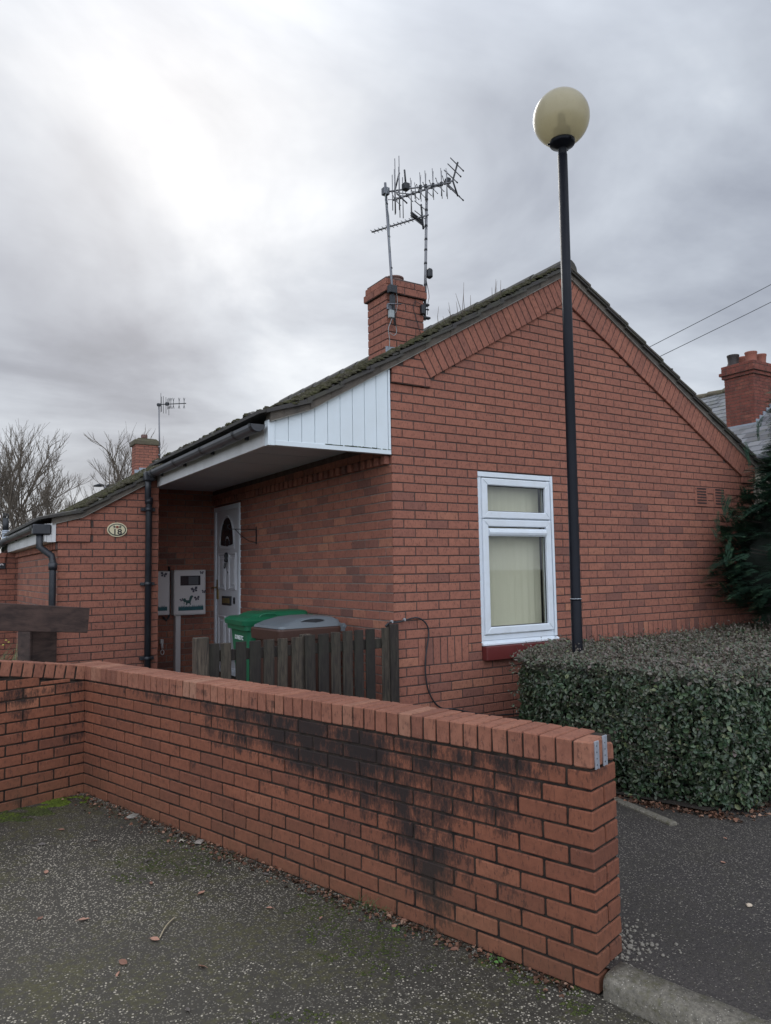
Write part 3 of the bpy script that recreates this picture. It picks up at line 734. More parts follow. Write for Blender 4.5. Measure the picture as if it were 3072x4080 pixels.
# meter cabinets
M_CAB = plain('meter_cabinet_white', (.60, .57, .57), .5, var=.04, scale=5); M_STK = plain('sticker_blue_green', (.012, .085, .10), .6, var=.5, scale=40); M_BFLY = plain('sticker_dark', (.05, .045, .07), .6); M_CG = plain('cabinet_glass', (.03, .028, .034), .2)
def cabinet(x0, x1, z0, z1, label, win_, mirror=False):
    e = empty('meter_cabinet', ((x0+x1)/2, 4.2, z0), label, 'meter cabinet', 'meter cabinets in the porch')
    w = MB(); w.cbox(x0, x1, 4.155, 4.294, z0, z1, .006); w.build('case', M_CAB, e)
    w = MB(); w.cbox(x0+.012, x1-.012, 4.145, 4.154, z0+.015, z1-.012, .003); w.build('door', M_CAB, e)
    W = x1-x0; H = z1-z0; F = lambda u, v: (x0+W*u, z1-H*v)
    if win_:
        w = MB(); a = F(.19, .13); b = F(.82, .345)
        w.cbox(a[0], b[0], 4.140, 4.146, b[1], a[1], .002); w.build('pane', M_CG, e)
        w = MB(); a2 = F(.44, .15); b2 = F(.75, .33); w.cbox(a2[0], b2[0], 4.1375, 4.1405, b2[1], a2[1], .001)
        w.build('meter_dial', plain('meter_grey', (.075, .08, .09), .4), e)
    w = MB(); gl_ = F(.13, .90); gr = F(.92, .81)
    n = 34
    for i in range(n):
        u0 = .13+.79*i/n; u1 = .13+.79*(i+1)/n; hh = random.uniform(0, .03); p0 = F(u0, .9); p1 = F(u1, .9); t0 = F((u0+u1)/2+random.uniform(-.01, .01), .80-hh)
        w.add([(p0[0], 4.1435, p0[1]), (p1[0], 4.1435, p1[1]), (p1[0], 4.1435, F(0, .825)[1]), (t0[0], 4.1435, t0[1]), (p0[0], 4.1435, F(0, .825)[1])], [(0, 1, 2, 3, 4)])
    w.build('grass_sticker', M_STK, e)
    if win_:
        # small bushy-tailed cat silhouette: closed outline
        pts = [(.29, .70), (.27, .66), (.30, .63), (.33, .625), (.345, .64), (.365, .625), (.36, .665), (.42, .672), (.46, .67), (.475, .62), (.50, .58), (.56, .565), (.60, .59), (.575, .61), (.545, .65), (.52, .70), (.51, .73), (.525, .775), (.49, .775), (.475, .745), (.42, .74), (.40, .775), (.35, .78), (.37, .75), (.355, .715), (.32, .71), (.315, .75), (.30, .775), (.295, .74), (.305, .71)]
        w = MB(); me_pts = [F(u, v) for u, v in pts]
        w.add([(p[0], 4.1425, p[1]) for p in me_pts], [tuple(range(len(pts)))]); w.build('cat_sticker', plain('sticker_green', (.015, .06, .055), .6, var=.4, scale=40), e)
    for (u, v, s_) in ([(.63, .44, .055), (.71, .635, .045), (.86, .065, .032), (.93, .49, .035), (.23, .66, .03)] if win_ else [(.80, .08, .05)]):
        w = MB(); c = F(u, v); an = random.uniform(-.5, .5)
        for q in (0, 1, 2, 3):
            a = an+(.5, 2.6, 3.9, 5.5)[q]; d = Vector((math.cos(a), math.sin(a)))*s_*W*2.4*(1 if q < 2 else .8); nn = Vector((-d.y, d.x))*.38
            w.add([(c[0], 4.142, c[1]), (c[0]+d.x*.6+nn.x, 4.142, c[1]+d.y*.6+nn.y), (c[0]+d.x, 4.142, c[1]+d.y), (c[0]+d.x*.6-nn.x, 4.142, c[1]+d.y*.6-nn.y)], [(0, 1, 2, 3)])
        w.build('butterfly_sticker', M_BFLY, e)
    for v in (.05, .92): w = MB(); w.cbox(x0-.004, x0+.012, 4.142, 4.15, F(0, v+.04)[1], F(0, v)[1], .001); w.build('hinge', M_CAB, e)
    return e
cabinet(-.570, -.168, -.402, .158, 'white meter cabinet with a window, cat and butterfly stickers and a grass strip', True)
cabinet(-1.02, -.622, -.390, .147, 'white meter cabinet half hidden by the pier, with a grass strip sticker', False)
w = MB(); w.cbox(-.535, -.470, 4.20, 4.29, -1.42, -.405, .004); w.cbox(-.528, -.52, 4.195, 4.21, -1.42, -.405, .001); tag(w.build('cable_duct', M_CAB), 'pale plastic duct running from the windowed meter cabinet to the ground', 'duct')
w = MB(); w.tube([(-.597, 4.27, .19), (-.597, 4.27, -.42), (-.63, 4.27, -.46), (-.67, 4.27, -.42)], .014, 8); w.tube([(-.597, 4.27, .19), (-.597, 4.27, .205)], .017, 8); tag(w.build('gas_pipe', M_DPLAST), 'thin dark pipe between the two meter cabinets', 'pipe')
w = MB(); w.tube([(-.69, 4.28, -.74), (-.69, 4.24, -.74), (-.69, 4.22, -.80)], .014, 8); w.cbox(-.71, -.67, 4.235, 4.29, -.745, -.69, .004); w.tube([(-.69+.02*math.sin(a), 4.22, -.845+.03*math.cos(a)) for a in [2*PI*k/10 for k in range(11)]], .006, 6)
tag(w.build('wall_tap', M_CAB), 'small white tap low on the porch back wall', 'tap')
# hanging basket bracket
w = MB(); w.box(-.012, -.003, 2.87, 2.885, .43, .63)
w.tube([(-.006, 2.877, .60), (-.32, 2.877, .60)], .0045, 6); w.tube([(-.006, 2.877, .45), (-.10, 2.877, .47), (-.19, 2.877, .53), (-.26, 2.877, .60)], .0045, 6); w.tube([(-.32, 2.877, .60), (-.345, 2.877, .615), (-.345, 2.877, .64), (-.32, 2.877, .65)], .0045, 6)
tag(w.build('basket_bracket', M_DPLAST), 'thin black hanging basket bracket beside the front door', 'bracket')
M_CG2 = plain('grey_clip', (.30, .30, .31), .6)
# black cable on the gable
def smooth(pts, n=4):
    P = [Vector(p) for p in pts]; out = []
    for i in range(len(P)-1):
        a, b, c, d = P[max(i-1, 0)], P[i], P[i+1], P[min(i+2, len(P)-1)]
        for k in range(n):
            t = k/n; out.append(.5*((2*b)+(c-a)*t+(2*a-5*b+4*c-d)*t*t+(3*b-a-3*c+d)*t**3))
    out.append(P[-1]); return out
cb = [(-.117, -.329), (-.091, -.311), (-.057, -.304), (.003, -.306), (.064, -.297), (.143, -.282), (.197, -.278), (.25, -.296), (.294, -.335), (.313, -.38), (.311, -.446), (.294, -.525), (.276, -.626), (.275, -.743), (.29, -.839), (.324, -.922), (.377, -.993), (.449, -1.034), (.515, -1.04), (.627, -1.069), (.78, -1.11), (.911, -1.138), (1.045, -1.151), (1.2, -1.16), (1.5, -1.17)]
cable = empty('black_cable', (.1, -.02, -.3), 'black cable looping over the fence post and down the gable wall', 'cable')
w = MB(); w.tube(smooth([(x, -.024-.02*(i > 17)-(.02 if i < 2 else 0), z) for i, (x, z) in enumerate(cb)]), .0068, 6); w.build('sheath', M_DPLAST, cable)
for x, z in ((-.045, -.300), (.075, -.290)): w = MB(); w.cbox(x, x+.012, -.032, -.002, z-.010, z+.013, .002); w.build('cable_clip', M_CG2, cable)
# ================================================================== aerials
E_ = Vector((.9, .435, 0)).normalized(); D_ = Vector((-.435, .9, 0)).normalized(); UP = Vector((0, 0, 1))
m1 = empty('aerial_mast', (.45, .64, 2.42), 'leaning thin steel aerial mast strapped to the chimney corner, carrying a rod aerial', 'aerial', 'television aerials on the near chimney')
w = MB(); w.tube([(.475, .645, 2.40), (.447, .65, 2.85), (.402, .66, 3.78)], .0125, 10); w.build('mast', M_STEEL, m1)
for k in (.2, .4, .62, .85): 
    w = MB(); p = Vector((.475, .645, 2.40)).lerp(Vector((.402, .66, 3.78)), k); w.tube([p-UP*.006, p+UP*.006], .0145, 8); w.build('tape_band', M_DPLAST, m1)
w = MB(); w.cbox(.375, .435, .63, .69, 3.66, 3.73, .004); w.build('clamp', M_STEEL, m1)
w = MB(); w.cbox(.40, .485, .605, .655, 2.70, 2.775, .004); w.cbox(.425, .475, .63, .66, 2.60, 2.69, .004); w.build('black_box', M_DPLAST, m1)
w = MB(); w.cbox(.415, .468, .635, .672, 2.47, 2.545, .004); w.build('junction_box', M_GBOX, m1)
w = MB(); w.tube(smooth([(.445, .65, 2.47), (.43, .655, 2.42), (.41, .66, 2.36), (.425, .665, 2.25), (.42, .675, 2.16), (.38, .68, 2.10)]), .003, 5); w.build('loose_wire', M_GBOX, m1); w = MB()
w.tube(smooth([(.455, .65, 2.47), (.49, .655, 2.40), (.50, .66, 2.34), (.47, .665, 2.31), (.43, .665, 2.33)]), .003, 5); w.build('loose_wire', M_GBOX, m1); w = MB()
w.tube(smooth([(.48, .64, 2.76), (.51, .65, 2.66), (.50, .655, 2.55), (.48, .66, 2.52)]), .003, 5); w.build('loose_wire', M_GBOX, m1); w = MB()
w.tube(smooth([(.41, .62, 3.72), (.385, .64, 3.60), (.425, .64, 3.45), (.43, .64, 3.1)]), .003, 5)
w.build('loose_wire', M_GBOX, m1)
w = MB(); w.cbox(.40, .49, .655, .672, 2.55, 2.60, .003); w.tube([(.38, .62, 2.585), (.52, .60, 2.60)], .006, 6); w.build('lashing_bracket', M_STEEL, m1)
B1 = Vector((.69, -.72, 0)).normalized(); o1 = Vector((.41, .655, 3.69))
w = MB(); w.tube([o1-B1*.02, o1+B1*.62], .008, 8); w.tube([o1+B1*.05, o1+B1*.03-UP*.03+B1*.1, o1+B1*.25-UP*.06], .005, 6); w.build('boom', M_ALU, m1)
w = MB()
for s_, L0, L1, off in ((.06, .16, .19, 0), (.075, .23, .22, .03), (.095, .30, .24, -.03), (.12, .36, .25, .04), (.135, .20, .22, -.05), (.16, .12, .28, 0)):
    c = o1+B1*s_+Vector((.72, .69, 0))*off; w.tube([c-UP*L1, c+UP*L0], .0042, 6)
for s_, L0, L1 in ((.24, .09, .30), (.28, .04, .12), (.33, .13, .13), (.38, .14, .14), (.45, .15, .13), (.53, .14, .13), (.58, .13, .14)):
    for sg in (-1, 1):
        c = o1+B1*s_; e = Vector((.72, .69, 0))*.025*sg; w.tube([c-UP*L1+e, c, c+UP*L0+e], .0034, 6)
w.build('elements', M_ALU, m1)
w = MB(); c = o1+B1*.19; w.cbox(c.x-.03, c.x+.03, c.y-.03, c.y+.03, c.z-.01, c.z+.055, .005); w.tube([c+UP*.05, c+UP*.19-B1*.01], .009, 8); w.tube([o1+B1*.08-UP*.01, o1+B1*.13+UP*.17], .008, 6); w.tube([o1+B1*.1-UP*.03, o1+B1*.2-UP*.14], .007, 6)
for s_ in (.33, .38, .45, .53): c = o1+B1*s_; w.cbox(c.x-.012, c.x+.012, c.y-.012, c.y+.012, c.z-.02, c.z+.02, .003)
w.build('dipole_box', M_DPLAST, m1)
m2 = empty('aerial_mast', (.87, .74, 2.55), 'upright steel aerial mast bracketed to the right side of the chimney, carrying two long aerials', 'aerial', 'television aerials on the near chimney')
w = MB(); w.tube([(.885, .74, 2.55), (.915, .74, 3.2), (.945, .74, 3.93)], .014, 10); w.build('mast', M_ALU, m2)
for k in (.1, .2, .26, .42, .52, .60, .70, .82, .9):
    w = MB(); p = Vector((.885, .74, 2.55)).lerp(Vector((.945, .74, 3.93)), k); w.tube([p-UP*.01, p+UP*.01], .0165, 8); w.build('tape_band', M_DPLAST, m2)
w = MB()
w.tube(smooth([(.90, .72, 2.95), (.93, .72, 2.8), (.915, .72, 2.72), (.905, .72, 2.6)]), .003, 5); w.build('cable', M_DPLAST, m2); w = MB()
w.tube(smooth([(.93, .73, 3.62), (.90, .72, 3.55), (.93, .73, 3.47)]), .003, 5)
w.build('cable', M_DPLAST, m2)
w = MB(); w.cbox(.845, .935, .72, .76, 2.695, 2.715, .003); w.cbox(.845, .945, .72, .76, 2.565, 2.585, .003); w.cbox(.846, .856, .72, .78, 2.52, 2.76, .002); w.tube([(.82, .69, 2.64), (.90, .69, 2.64)], .008, 6); w.build('wall_bracket', M_DPLAST, m2)
w = MB(); w.cbox(.925, .985, .71, .77, 2.985, 3.085, .016); w.build('amplifier', M_DPLAST, m2)
w = MB(); w.cbox(.80, .843, .66, .698, 2.58, 2.67, .004); w.tube(smooth([(.82, .68, 2.67), (.74, .685, 2.69), (.72, .688, 2.62), (.76, .69, 2.5), (.80, .69, 2.38)]), .003, 5); w.build('cable_box', M_DPLAST, m2)
a2 = Vector((.945, .74, 3.90))
w = MB(); w.tube([a2-D_*.30, a2+D_*.40], .009, 8); w.build('boom', M_ALU, m2)
w = MB(); wd = MB()
for k in range(9):
    c = a2+D_*(-.20+k*.072); 
    wd.cbox(c.x-.011, c.x+.011, c.y-.011, c.y+.011, c.z-.012, c.z+.012, .003)
    for q in (-1, 1):
        for sg in (-1, 1): 
            e = c+E_*.085*sg+UP*.03*q+D_*.02*sg*q; w.tube([c, e], .0036, 5); wd.tube([e-E_*.006*sg, e+E_*.004*sg], .0052, 5)
rb = a2-D_*.29
for sg, zz, yy in ((1, .05, .02), (1, .10, -.02), (1, .15, -.05), (-1, .05, .03), (-1, .10, .0), (-1, .15, -.04)):
    c = rb+UP*zz*sg+D_*(yy); w.tube([c-E_*.14, c+E_*.14], .0055, 6); wd.tube([c+E_*.13, c+E_*.145], .008, 6)
w.build('elements', M_ALU, m2)
wd.tube([rb+UP*.17-D_*.06, rb, rb-UP*.17-D_*.05], .009, 6); wd.cbox(rb.x-.05, rb.x-.0, rb.y+.02, rb.y+.07, rb.z-.02, rb.z+.04, .008)
wd.build('reflector_arm', M_DPLAST, m2)
a3 = Vector((.932, .72, 3.62))
w = MB(); w.tube([a3-D_*.01, a3+D_*.66], .009, 8); w.build('boom', M_ALU, m2)
w = MB()
for k in range(12):
    c = a3+D_*(.66-.012-k*.046); w.tube([c-E_*.045, c+E_*.045], .0036, 5)
for zz in (.10, .0, -.09):
    c = a3+D_*.06+UP*zz; w.tube([c-E_*.15, c+E_*.10], .0046, 6)
w.build('elements', M_ALU, m2)
w = MB(); c = a3+D_*.12; 
for q in (-.012, .012): w.tube([c-E_*.11+UP*q, c+E_*.11+UP*q], .014, 6)
w.tube([a3+D_*.07+UP*.13, a3+D_*.06, a3+D_*.05-UP*.13], .010, 6); w.build('folded_dipole', M_DPLAST, m2)
# ================================================================== LAMP POST
lamp = empty('street_lamp', (1.235, -.79, -1.42), 'tall black street lamp with an opal globe rising from the hedge', 'street lamp')
w = MB(); w.tube([(1.215, -.79, -1.42), (1.222, -.79, -.150), (1.2222, -.79, -.148), (1.238, -.79, 1.5), (1.256, -.79, 3.58)], [.0425, .0425, .0405, .0405, .0405], 24)
w.lathe([(.042, 0), (.0465, .004), (.0465, .012), (.042, .016)], (1.222, -.79, -.155), 20)
w.build('post', M_POST, lamp)
w = MB(); w.lathe([(.0455, 0), (.0455, .007)], (1.222, -.79, -.146), 20); w.build('paint_line', M_UPVC, lamp)
LX, LZ = 1.258, 3.58
w = MB(); w.lathe([(.036, -.01), (.036, .05), (.040, .055), (.100, .085), (.106, .095), (.106, .125), (.098, .13), (.0, .13)], (LX, -.79, LZ), 28)
for k in range(3):
    a = .4+k*2*PI/3; w.tube([(LX+.10*math.cos(a), -.79+.10*math.sin(a), LZ+.10), (LX+.122*math.cos(a), -.79+.122*math.sin(a), LZ+.10)], .009, 8)
w.build('gallery', M_POST, lamp)
t = NT('opal_globe'); o = t.obj(); n = t.noise(o, 6, 3)
sp = t.ramp(t.noise(o, 90, 2), [(.70, 0), (.76, .5)])
c = t.mix(sp, t.mix(n, (.60, .55, .40), (.50, .46, .34)), (.12, .10, .05))
tl = t.N('ShaderNodeBsdfTranslucent', i={'Color': c}); di = t.N('ShaderNodeBsdfDiffuse', i={'Color': c}); tp = t.N('ShaderNodeBsdfTransparent', i={'Color': (.80, .74, .56, 1)}); gl = t.N('ShaderNodeBsdfGlossy', i={'Roughness': .30})
a = t.N('ShaderNodeMixShader', i={0: .35, 1: tl.outputs[0], 2: di.outputs[0]}); b_ = t.N('ShaderNodeMixShader', i={0: .22, 1: a.outputs[0], 2: tp.outputs[0]})
fr = t.N('ShaderNodeFresnel', i={'IOR': 1.4}); bf = t.N('ShaderNodeNewGeometry').outputs['Backfacing']; cc = t.N('ShaderNodeMixShader', i={0: t.math('MULTIPLY', fr.outputs[0], t.math('SUBTRACT', 1.0, bf)), 1: b_.outputs[0], 2: gl.outputs[0]}); t.L(cc.outputs[0], t.out.inputs[0])
M_OPAL = t.mat
GR = .222; w = MB(); prof = []
for k in range(2, 33):
    a = PI*k/32; rr = GR*math.sin(a); zz = -math.cos(a)*GR*1.06; prof.append((max(.0005, rr*1.06), zz))
prof = [p for p in prof if not (p[1] < 0 and p[0] < .095)]
w.lathe(prof, (LX, -.79, LZ+.115+GR*1.06*.885), 40); w.build('globe', M_OPAL, lamp)
w = MB(); w.lathe([(.075, 0), (.075, .09), (.05, .10), (.035, .13), (.035, .22), (0, .23)], (LX, -.79, LZ+.132), 20); w.build('lamp_holder', plain('holder_grey', (.16, .15, .12), .6), lamp)
# ================================================================== LOW WALL
th = R(106.2087); WM = Matrix.Translation((-1.0403, -2.9968, -.6725)) @ Matrix.Rotation(th, 4, 'Z')
# local x runs along the wall from its near end, local +y is the photographer's side... wall body lies on the other side
LEN = 4.275
wall = empty('garden_wall', (-1.0403, -2.9968, -1.5), 'low red brick garden wall in the foreground, black algae streaks and brick-on-edge coping', 'brick wall')
w = MB()
SD = -1  # body occupies local y in [-.215, 0]
def lt(): return min(1, max(0, random.gauss(.5, .16)))
for r_ in range(12):
    z1 = -r_*.075-.005; z0 = z1-.065; full = (r_ % 2 == 1)
    segs = []
    p = 0.0; first = .215 if full else .1025
    while p < LEN-.02:
        q = min(LEN, p+(first if first else .215)); first = None; segs.append((p, q)); p = q+.010
    for i, (a, b) in enumerate(segs):
        if i == 0 and not full: w.cbox(a, b, -.215, 0, z0, z1, .0045, 0, lt(), .0016); continue
        w.cbox(a, b, -.1025, 0+random.uniform(-.0015, .0015), z0, z1, .0042, 0, lt(), .0016)
        w.cbox(a, b, -.215, -.1125, z0, z1, .0042, 0, lt(), .0016)
w.box(.008, LEN+.2, -.207, -.0075, -.93, .002, 1)
w.build('brickwork', [M_BRICKL, M_MORTL], wall, M=WM)
w = MB(); n = 57; p = LEN/n
for i in range(1, n):
    a = i*p; s_ = random.uniform(-.0015, .0015)
    w.cbox(a+.004, a+p-.005, -.215+s_, .004+s_+random.uniform(-.001, .001), .008, .1105+random.uniform(-.001, .0012), .0045, 0, min(1, max(0, random.gauss(.5, .2))), .0018)
w.cbox(-.004, p-.005, -.125, .003, .006, .110, .006, 0, .75, .002)
w.cbox(.002, p-.006, -.214, -.155, .006, .078, .008, 0, .55, .005)
w.box(.012, LEN+.1, -.207, -.006, .0, .102, 1)
w.build('coping', [M_COPE, M_MORTL], wall, M=WM)
for yy, ztp in ((-.038, .108), (-.108, .118)):
    w = MB(); w.cbox(-.0085, -.0045, yy-.013, yy+.013, .002, ztp, .001); w.cbox(-.012, -.0045, yy-.015, yy-.012, .002, ztp, .001); w.cbox(-.012, -.0045, yy+.012, yy+.015, .002, ztp, .001)
    for k in range(4): w.tube([(-.0088, yy, .018+k*.024), (-.0095, yy, .018+k*.024)], .003, 8, 1)
    w.build('metal_channel', [M_ZINC, M_DPLAST], wall, M=WM)
# short return wall, running left at a right angle, its coping ramping up
SM = Matrix.Translation((-1.0403, -2.9968, -.6725)) @ Matrix.Rotation(th, 4, 'Z') @ Matrix.Translation((LEN, 0, 0)) @ Matrix.Rotation(PI/2, 4, 'Z')
# local x away from the corner (to the left in the photo); face toward the car park is local +y? flipped below
swall = empty('return_brick_wall', (-2.4, 1.05, -1.5), 'short brick wall meeting the long garden wall at the corner, its coping ramping up to the left', 'brick wall')
w = MB(); SL = 2.2
hp_ = []
for r_ in range(-6, 12):
    z1 = -r_*.075-.005; z0 = z1-.065; p = 0.0; first = .1025 if r_ % 2 else .215
    segs = []
    while p < SL:
        q = p+(first if first else .215); first = None; segs.append((p, q)); p = q+.01
    for a, b in segs:
        top = .0+.155*max(0, (a+b)/2-.02)
        if z0 > top-.02: continue
        zt_ = min(z1, top-.002)
        w.cbox(a, b, 0+random.uniform(-.0015, .0015), .1025, z0, zt_, .0042, 0, lt(), .0014)
        w.cbox(a, b, .1125, .215, z0, zt_, .0042, 0, lt(), .0014)
w.prism([(0.0, -.93), (SL, -.93), (SL, .155*SL-.002), (.02, -.002), (0, -.002)], .0075, .207, 1)
w.build('brickwork', [M_BRICKS, M_MORTL], swall, M=SM)
w = MB(); n = 28
for i in range(n):
    a = .010+i*.0765; z = .155*a
    Mb = Matrix.Translation((a, 0, z)) @ Matrix.Rotation(-math.atan(.155), 4, 'Y')
    w.cbox(.0, .066, -.004+random.uniform(-.001, .001), .215, .008, .1105, .0045, 0, min(1, max(0, random.gauss(.5, .2))), .0018, M=Mb)
w.prism([(.0, .0), (SL, .155*SL), (SL, .155*SL+.1), (.0, .1)], .006, .207, 1)
w.build('coping', [M_COPE, M_MORTL], swall, M=SM)
# ================================================================== FENCE
t = NT('weathered_timber'); o = t.obj(); g = t.noise(o, 18, 6, .65, .6, scalevec=(3, 3, .28)); g2 = t.noise(o, 3, 3)
ti = t.tint(); c = t.ramp(ti, [(0, (.026, .022, .020)), (.5, (.045, .037, .031)), (1, (.095, .076, .057))])
c = t.mix(t.ramp(g, [(.38, .8), (.6, 0)]), c, (.02, .017, .016)); c = t.mix(t.ramp(g, [(.60, 0), (.75, .55)]), c, (.17, .145, .11)); c = t.mix(t.ramp(g2, [(.5, 0), (.8, .25)]), c, (.07, .085, .05))
t.bsdf(c, .9, t.bump(g, .7, .004), spec=.25); M_WOOD = t.mat
fence = empty('picket_fence', (-.8, -.02, -1.2), 'weathered dark timber picket fence screening the wheelie bins', 'fence')
PX = [-.16, -.257, -.359, -.458, -.563, -.666, -.779, -.883, -.998, -1.104, -1.21, -1.315, -1.425, -1.512]
PZ = [-.338, -.342, -.345, -.347, -.350, -.356, -.358, -.367, -.369, -.371, -.372, -.373, -.374, -.373]
PX[0] = -.115
for x, z in zip(PX, PZ):
    w = MB(); wd = .0405+random.uniform(-.003, .003); ln = random.uniform(-.006, .006); M_ = Matrix.Translation((x, -.045, z)) @ Matrix.Rotation(ln, 4, 'Y')
    w.cbox(-wd, wd, -.009, .009, -.87, 0, .003, 0, random.random(), .002); w.build('picket', M_WOOD, fence, M=M_)
for zz in (-.455, -1.0):
    w = MB(); w.cbox(-1.6, -.05, -.034, .002, zz-.045, zz+.03, .003, 0, .4); w.build('rail', M_WOOD, fence)
w = MB(); w.cbox(-.088, -.010, -.075, .0, -1.25, -.315, .004, 0, .45, .002); w.build('post', M_WOOD, fence)
w = MB(); w.cbox(-1.655, -1.555, -.085, -.01, -1.25, -.325, .005, 0, .95, .003); w.build('post', M_WOOD, fence)
w = MB(); w.cbox(-.835, -.755, -.034, .02, -1.25, -.353, .004, 0, .9, .002); w.build('post', M_WOOD, fence)
# ================================================================== BINS
def plastic(name, col, rough=.45): return plain(name, col, rough, var=.14, scale=5, bump=.08, dirt=tuple(x*.55 for x in col), dirtamt=.4)
M_GRN = plastic('green_plastic', (.010, .125, .058)); M_BRN = plastic('brown_plastic', (.060, .028, .020)); M_GRY = plastic('grey_plastic', (.13, .15, .165))
def bin_thing(name, label, M, mbody, mlid, open_lid=False, H=1.02):
    e = empty(name, M.translation, label, 'wheelie bin', 'wheelie bins in the porch')
    # local: x from front (lid opening edge, negative) to back (hinge, positive) 0.74 long, y width 0.58
    def ring(z, xf, xb, hw, c=.05, n=4):
        pts = []
        for cx_, cy_, a0 in ((xb-c, hw-c, 0), (xf+c, hw-c, PI/2), (xf+c, -hw+c, PI), (xb-c, -hw+c, 1.5*PI)):
            for k in range(n+1): a = a0+PI/2*k/n; pts.append((cx_+c*math.cos(a), cy_+c*math.sin(a), z))
        return pts
    def loft(mb, rings, capb=True, capt=True, m=0):
        n = len(rings[0]); vs = [v for r in rings for v in r]; fs = []
        for i in range(len(rings)-1):
            for k in range(n): fs.append((i*n+k, i*n+(k+1) % n, (i+1)*n+(k+1) % n, (i+1)*n+k))
        if capb: fs.append(tuple(range(n))[::-1])
        if capt: fs.append(tuple((len(rings)-1)*n+k for k in range(n)))
        mb.add(vs, fs, m, .5, False)
    w = MB(); loft(w, [ring(.03, -.24, .22, .21), ring(.10, -.25, .25, .225), ring(H-.14, -.325, .30, .270), ring(H-.09, -.33, .305, .272)]); w.build('body', mbody, e, M=M)
    w = MB(); loft(w, [ring(H-.095, -.345, .315, .283), ring(H-.090, -.362, .33, .295), ring(H-.012, -.368, .338, .298), ring(H, -.36, .33, .29)]); w.build('rim', mbody, e, M=M)
    w = MB()
    if not open_lid:
        loft(w, [ring(H-.045, -.385, .34, .305), ring(H-.005, -.392, .345, .312), ring(H+.004, -.38, .34, .305), ring(H+.020, -.35, .34, .28), ring(H+.024, -.335, .335, .27)])
        loft(w, [ring(H+.022, -.29, .33, .215), ring(H+.050, -.23, .33, .19), ring(H+.062, -.10, .32, .17), ring(H+.066, -.02, .30, .15)])
    else:
        loft(w, [ring(H+.003, -.345, .345, .285), ring(H+.022, -.335, .345, .275), ring(H+.050, -.25, .34, .255), ring(H+.078, -.12, .28, .22), ring(H+.088, -.02, .20, .18)])
        # rounded hand recess on the near side
    w.cbox(.31, .355, -.26, .26, H-.03, H+.028, .012)
    lid = w.build('lid', mlid, e, M=M)
    w = MB(); w.tube([(.385, -.27, H-.005), (.385, .27, H-.005)], .016, 10)
    for yy in (-.24, -.08, .08, .24): w.cbox(.32, .40, yy-.018, yy+.018, H-.05, H+.02, .008)
    w.build('hinge_handle', mlid if open_lid else mbody, e, M=M)
    w = MB()
    if not open_lid:
        w.tube(smooth([(-.20, -.235, H+.018), (-.17, -.24, H+.045), (-.06, -.24, H+.05), (-.02, -.235, H+.02)]), .008, 8)
        w.tube(smooth([(-.20, .235, H+.018), (-.17, .24, H+.045), (-.06, .24, H+.05), (-.02, .235, H+.02)]), .008, 8)
    else:
        n = 14; o_ = [(.02+.13*math.cos(2*PI*k/n), -.252-.010*abs(math.sin(2*PI*k/n)), H+.052+.022*math.sin(2*PI*k/n)) for k in range(n+1)]
        w.tube(o_, .006, 6)
        w.add([(p[0], p[1]-.001, p[2]) for p in o_[:-1]], [tuple(range(n))], 1)
    w.build('lid_handle', [mlid, M_DPLAST], lid, M=M)
    for sy in (-1, 1):
        w = MB(); w.tube([(.30, sy*.235, .10), (.30, sy*.285, .10)], .10, 16); w.build('wheel', M_DPLAST, e, M=M)
    return e
GZ = -1.36
MB1 = Matrix.Translation((-.515, .735, GZ)) @ Matrix.Rotation(R(4), 4, 'Z') @ Matrix.Diagonal((.85, .92, 1, 1))
b1 = bin_thing('wheelie_bin', 'brown wheelie bin with a grey lid behind the picket fence', MB1, M_BRN, M_GRY, True, 1.01)
MB2 = Matrix.Translation((-.46, 1.42, GZ+.01)) @ Matrix.Rotation(R(-3), 4, 'Z') @ Matrix.Diagonal((.93, .95, 1, 1))
b2 = bin_thing('wheelie_bin', 'green wheelie bin with white lettering beside the front door', MB2, M_GRN, M_GRN, False, 1.04)
M_WHT = plain('white_print', (.62, .66, .64), .6)
TX = lambda M, x, y, z: M @ Matrix.Translation((x, y, z)) @ Matrix.Rotation(-PI/2, 4, 'Z') @ Matrix.Rotation(PI/2, 4, 'X')
text_obj('lettering', 'DOMESTIC', .052, M_WHT, b2, TX(MB2, -.334, -.02, .875), .0008)
text_obj('lettering', 'WASTE ONLY', .026, M_WHT, b2, TX(MB2, -.331, -.02, .80), .0008)
text_obj('lettering', 'NO HOT ASHES', .022, M_WHT, b2, TX(MB2, -.3285, -.02, .77), .0008)
# ================================================================== KNEE RAIL (left)
t = NT('brown_stained_timber'); o = t.obj(); g = t.noise(o, 12, 5, .6, .4, scalevec=(.6, .6, 2)); c = t.mix(t.ramp(g, [(.35, 0), (.65, 1)]), (.034, .021, .018), (.085, .052, .042)); c = t.mix(t.ramp(t.noise(o, 50, 2), [(.72, 0), (.76, .7)]), c, (.015, .01, .01))
t.bsdf(c, .75, t.bump(g, .5, .003)); M_RAIL = t.mat
kr = empty('timber_rail', (-2.3, 1.6, -1.4), 'brown timber rail on a thick square post behind the short brick wall', 'rail')
p0 = Vector((-2.052, 1.565)); p1 = Vector((-2.722, 1.267)); d = (p1-p0).normalized(); ang = math.atan2(d.y, d.x)
RM = Matrix.Translation((p0.x, p0.y, -.159)) @ Matrix.Rotation(ang, 4, 'Z') @ Matrix.Rotation(-math.atan(.072/.733), 4, 'Y')
w = MB(); w.cbox(0, 1.9, -.0, .05, -.208, 0, .004, 0, .5, .001)
w.build('rail', M_RAIL, kr, M=RM)
w = MB(); PM = Matrix.Translation((-2.30, 1.87, -1.5)) @ Matrix.Rotation(R(26), 4, 'Z')
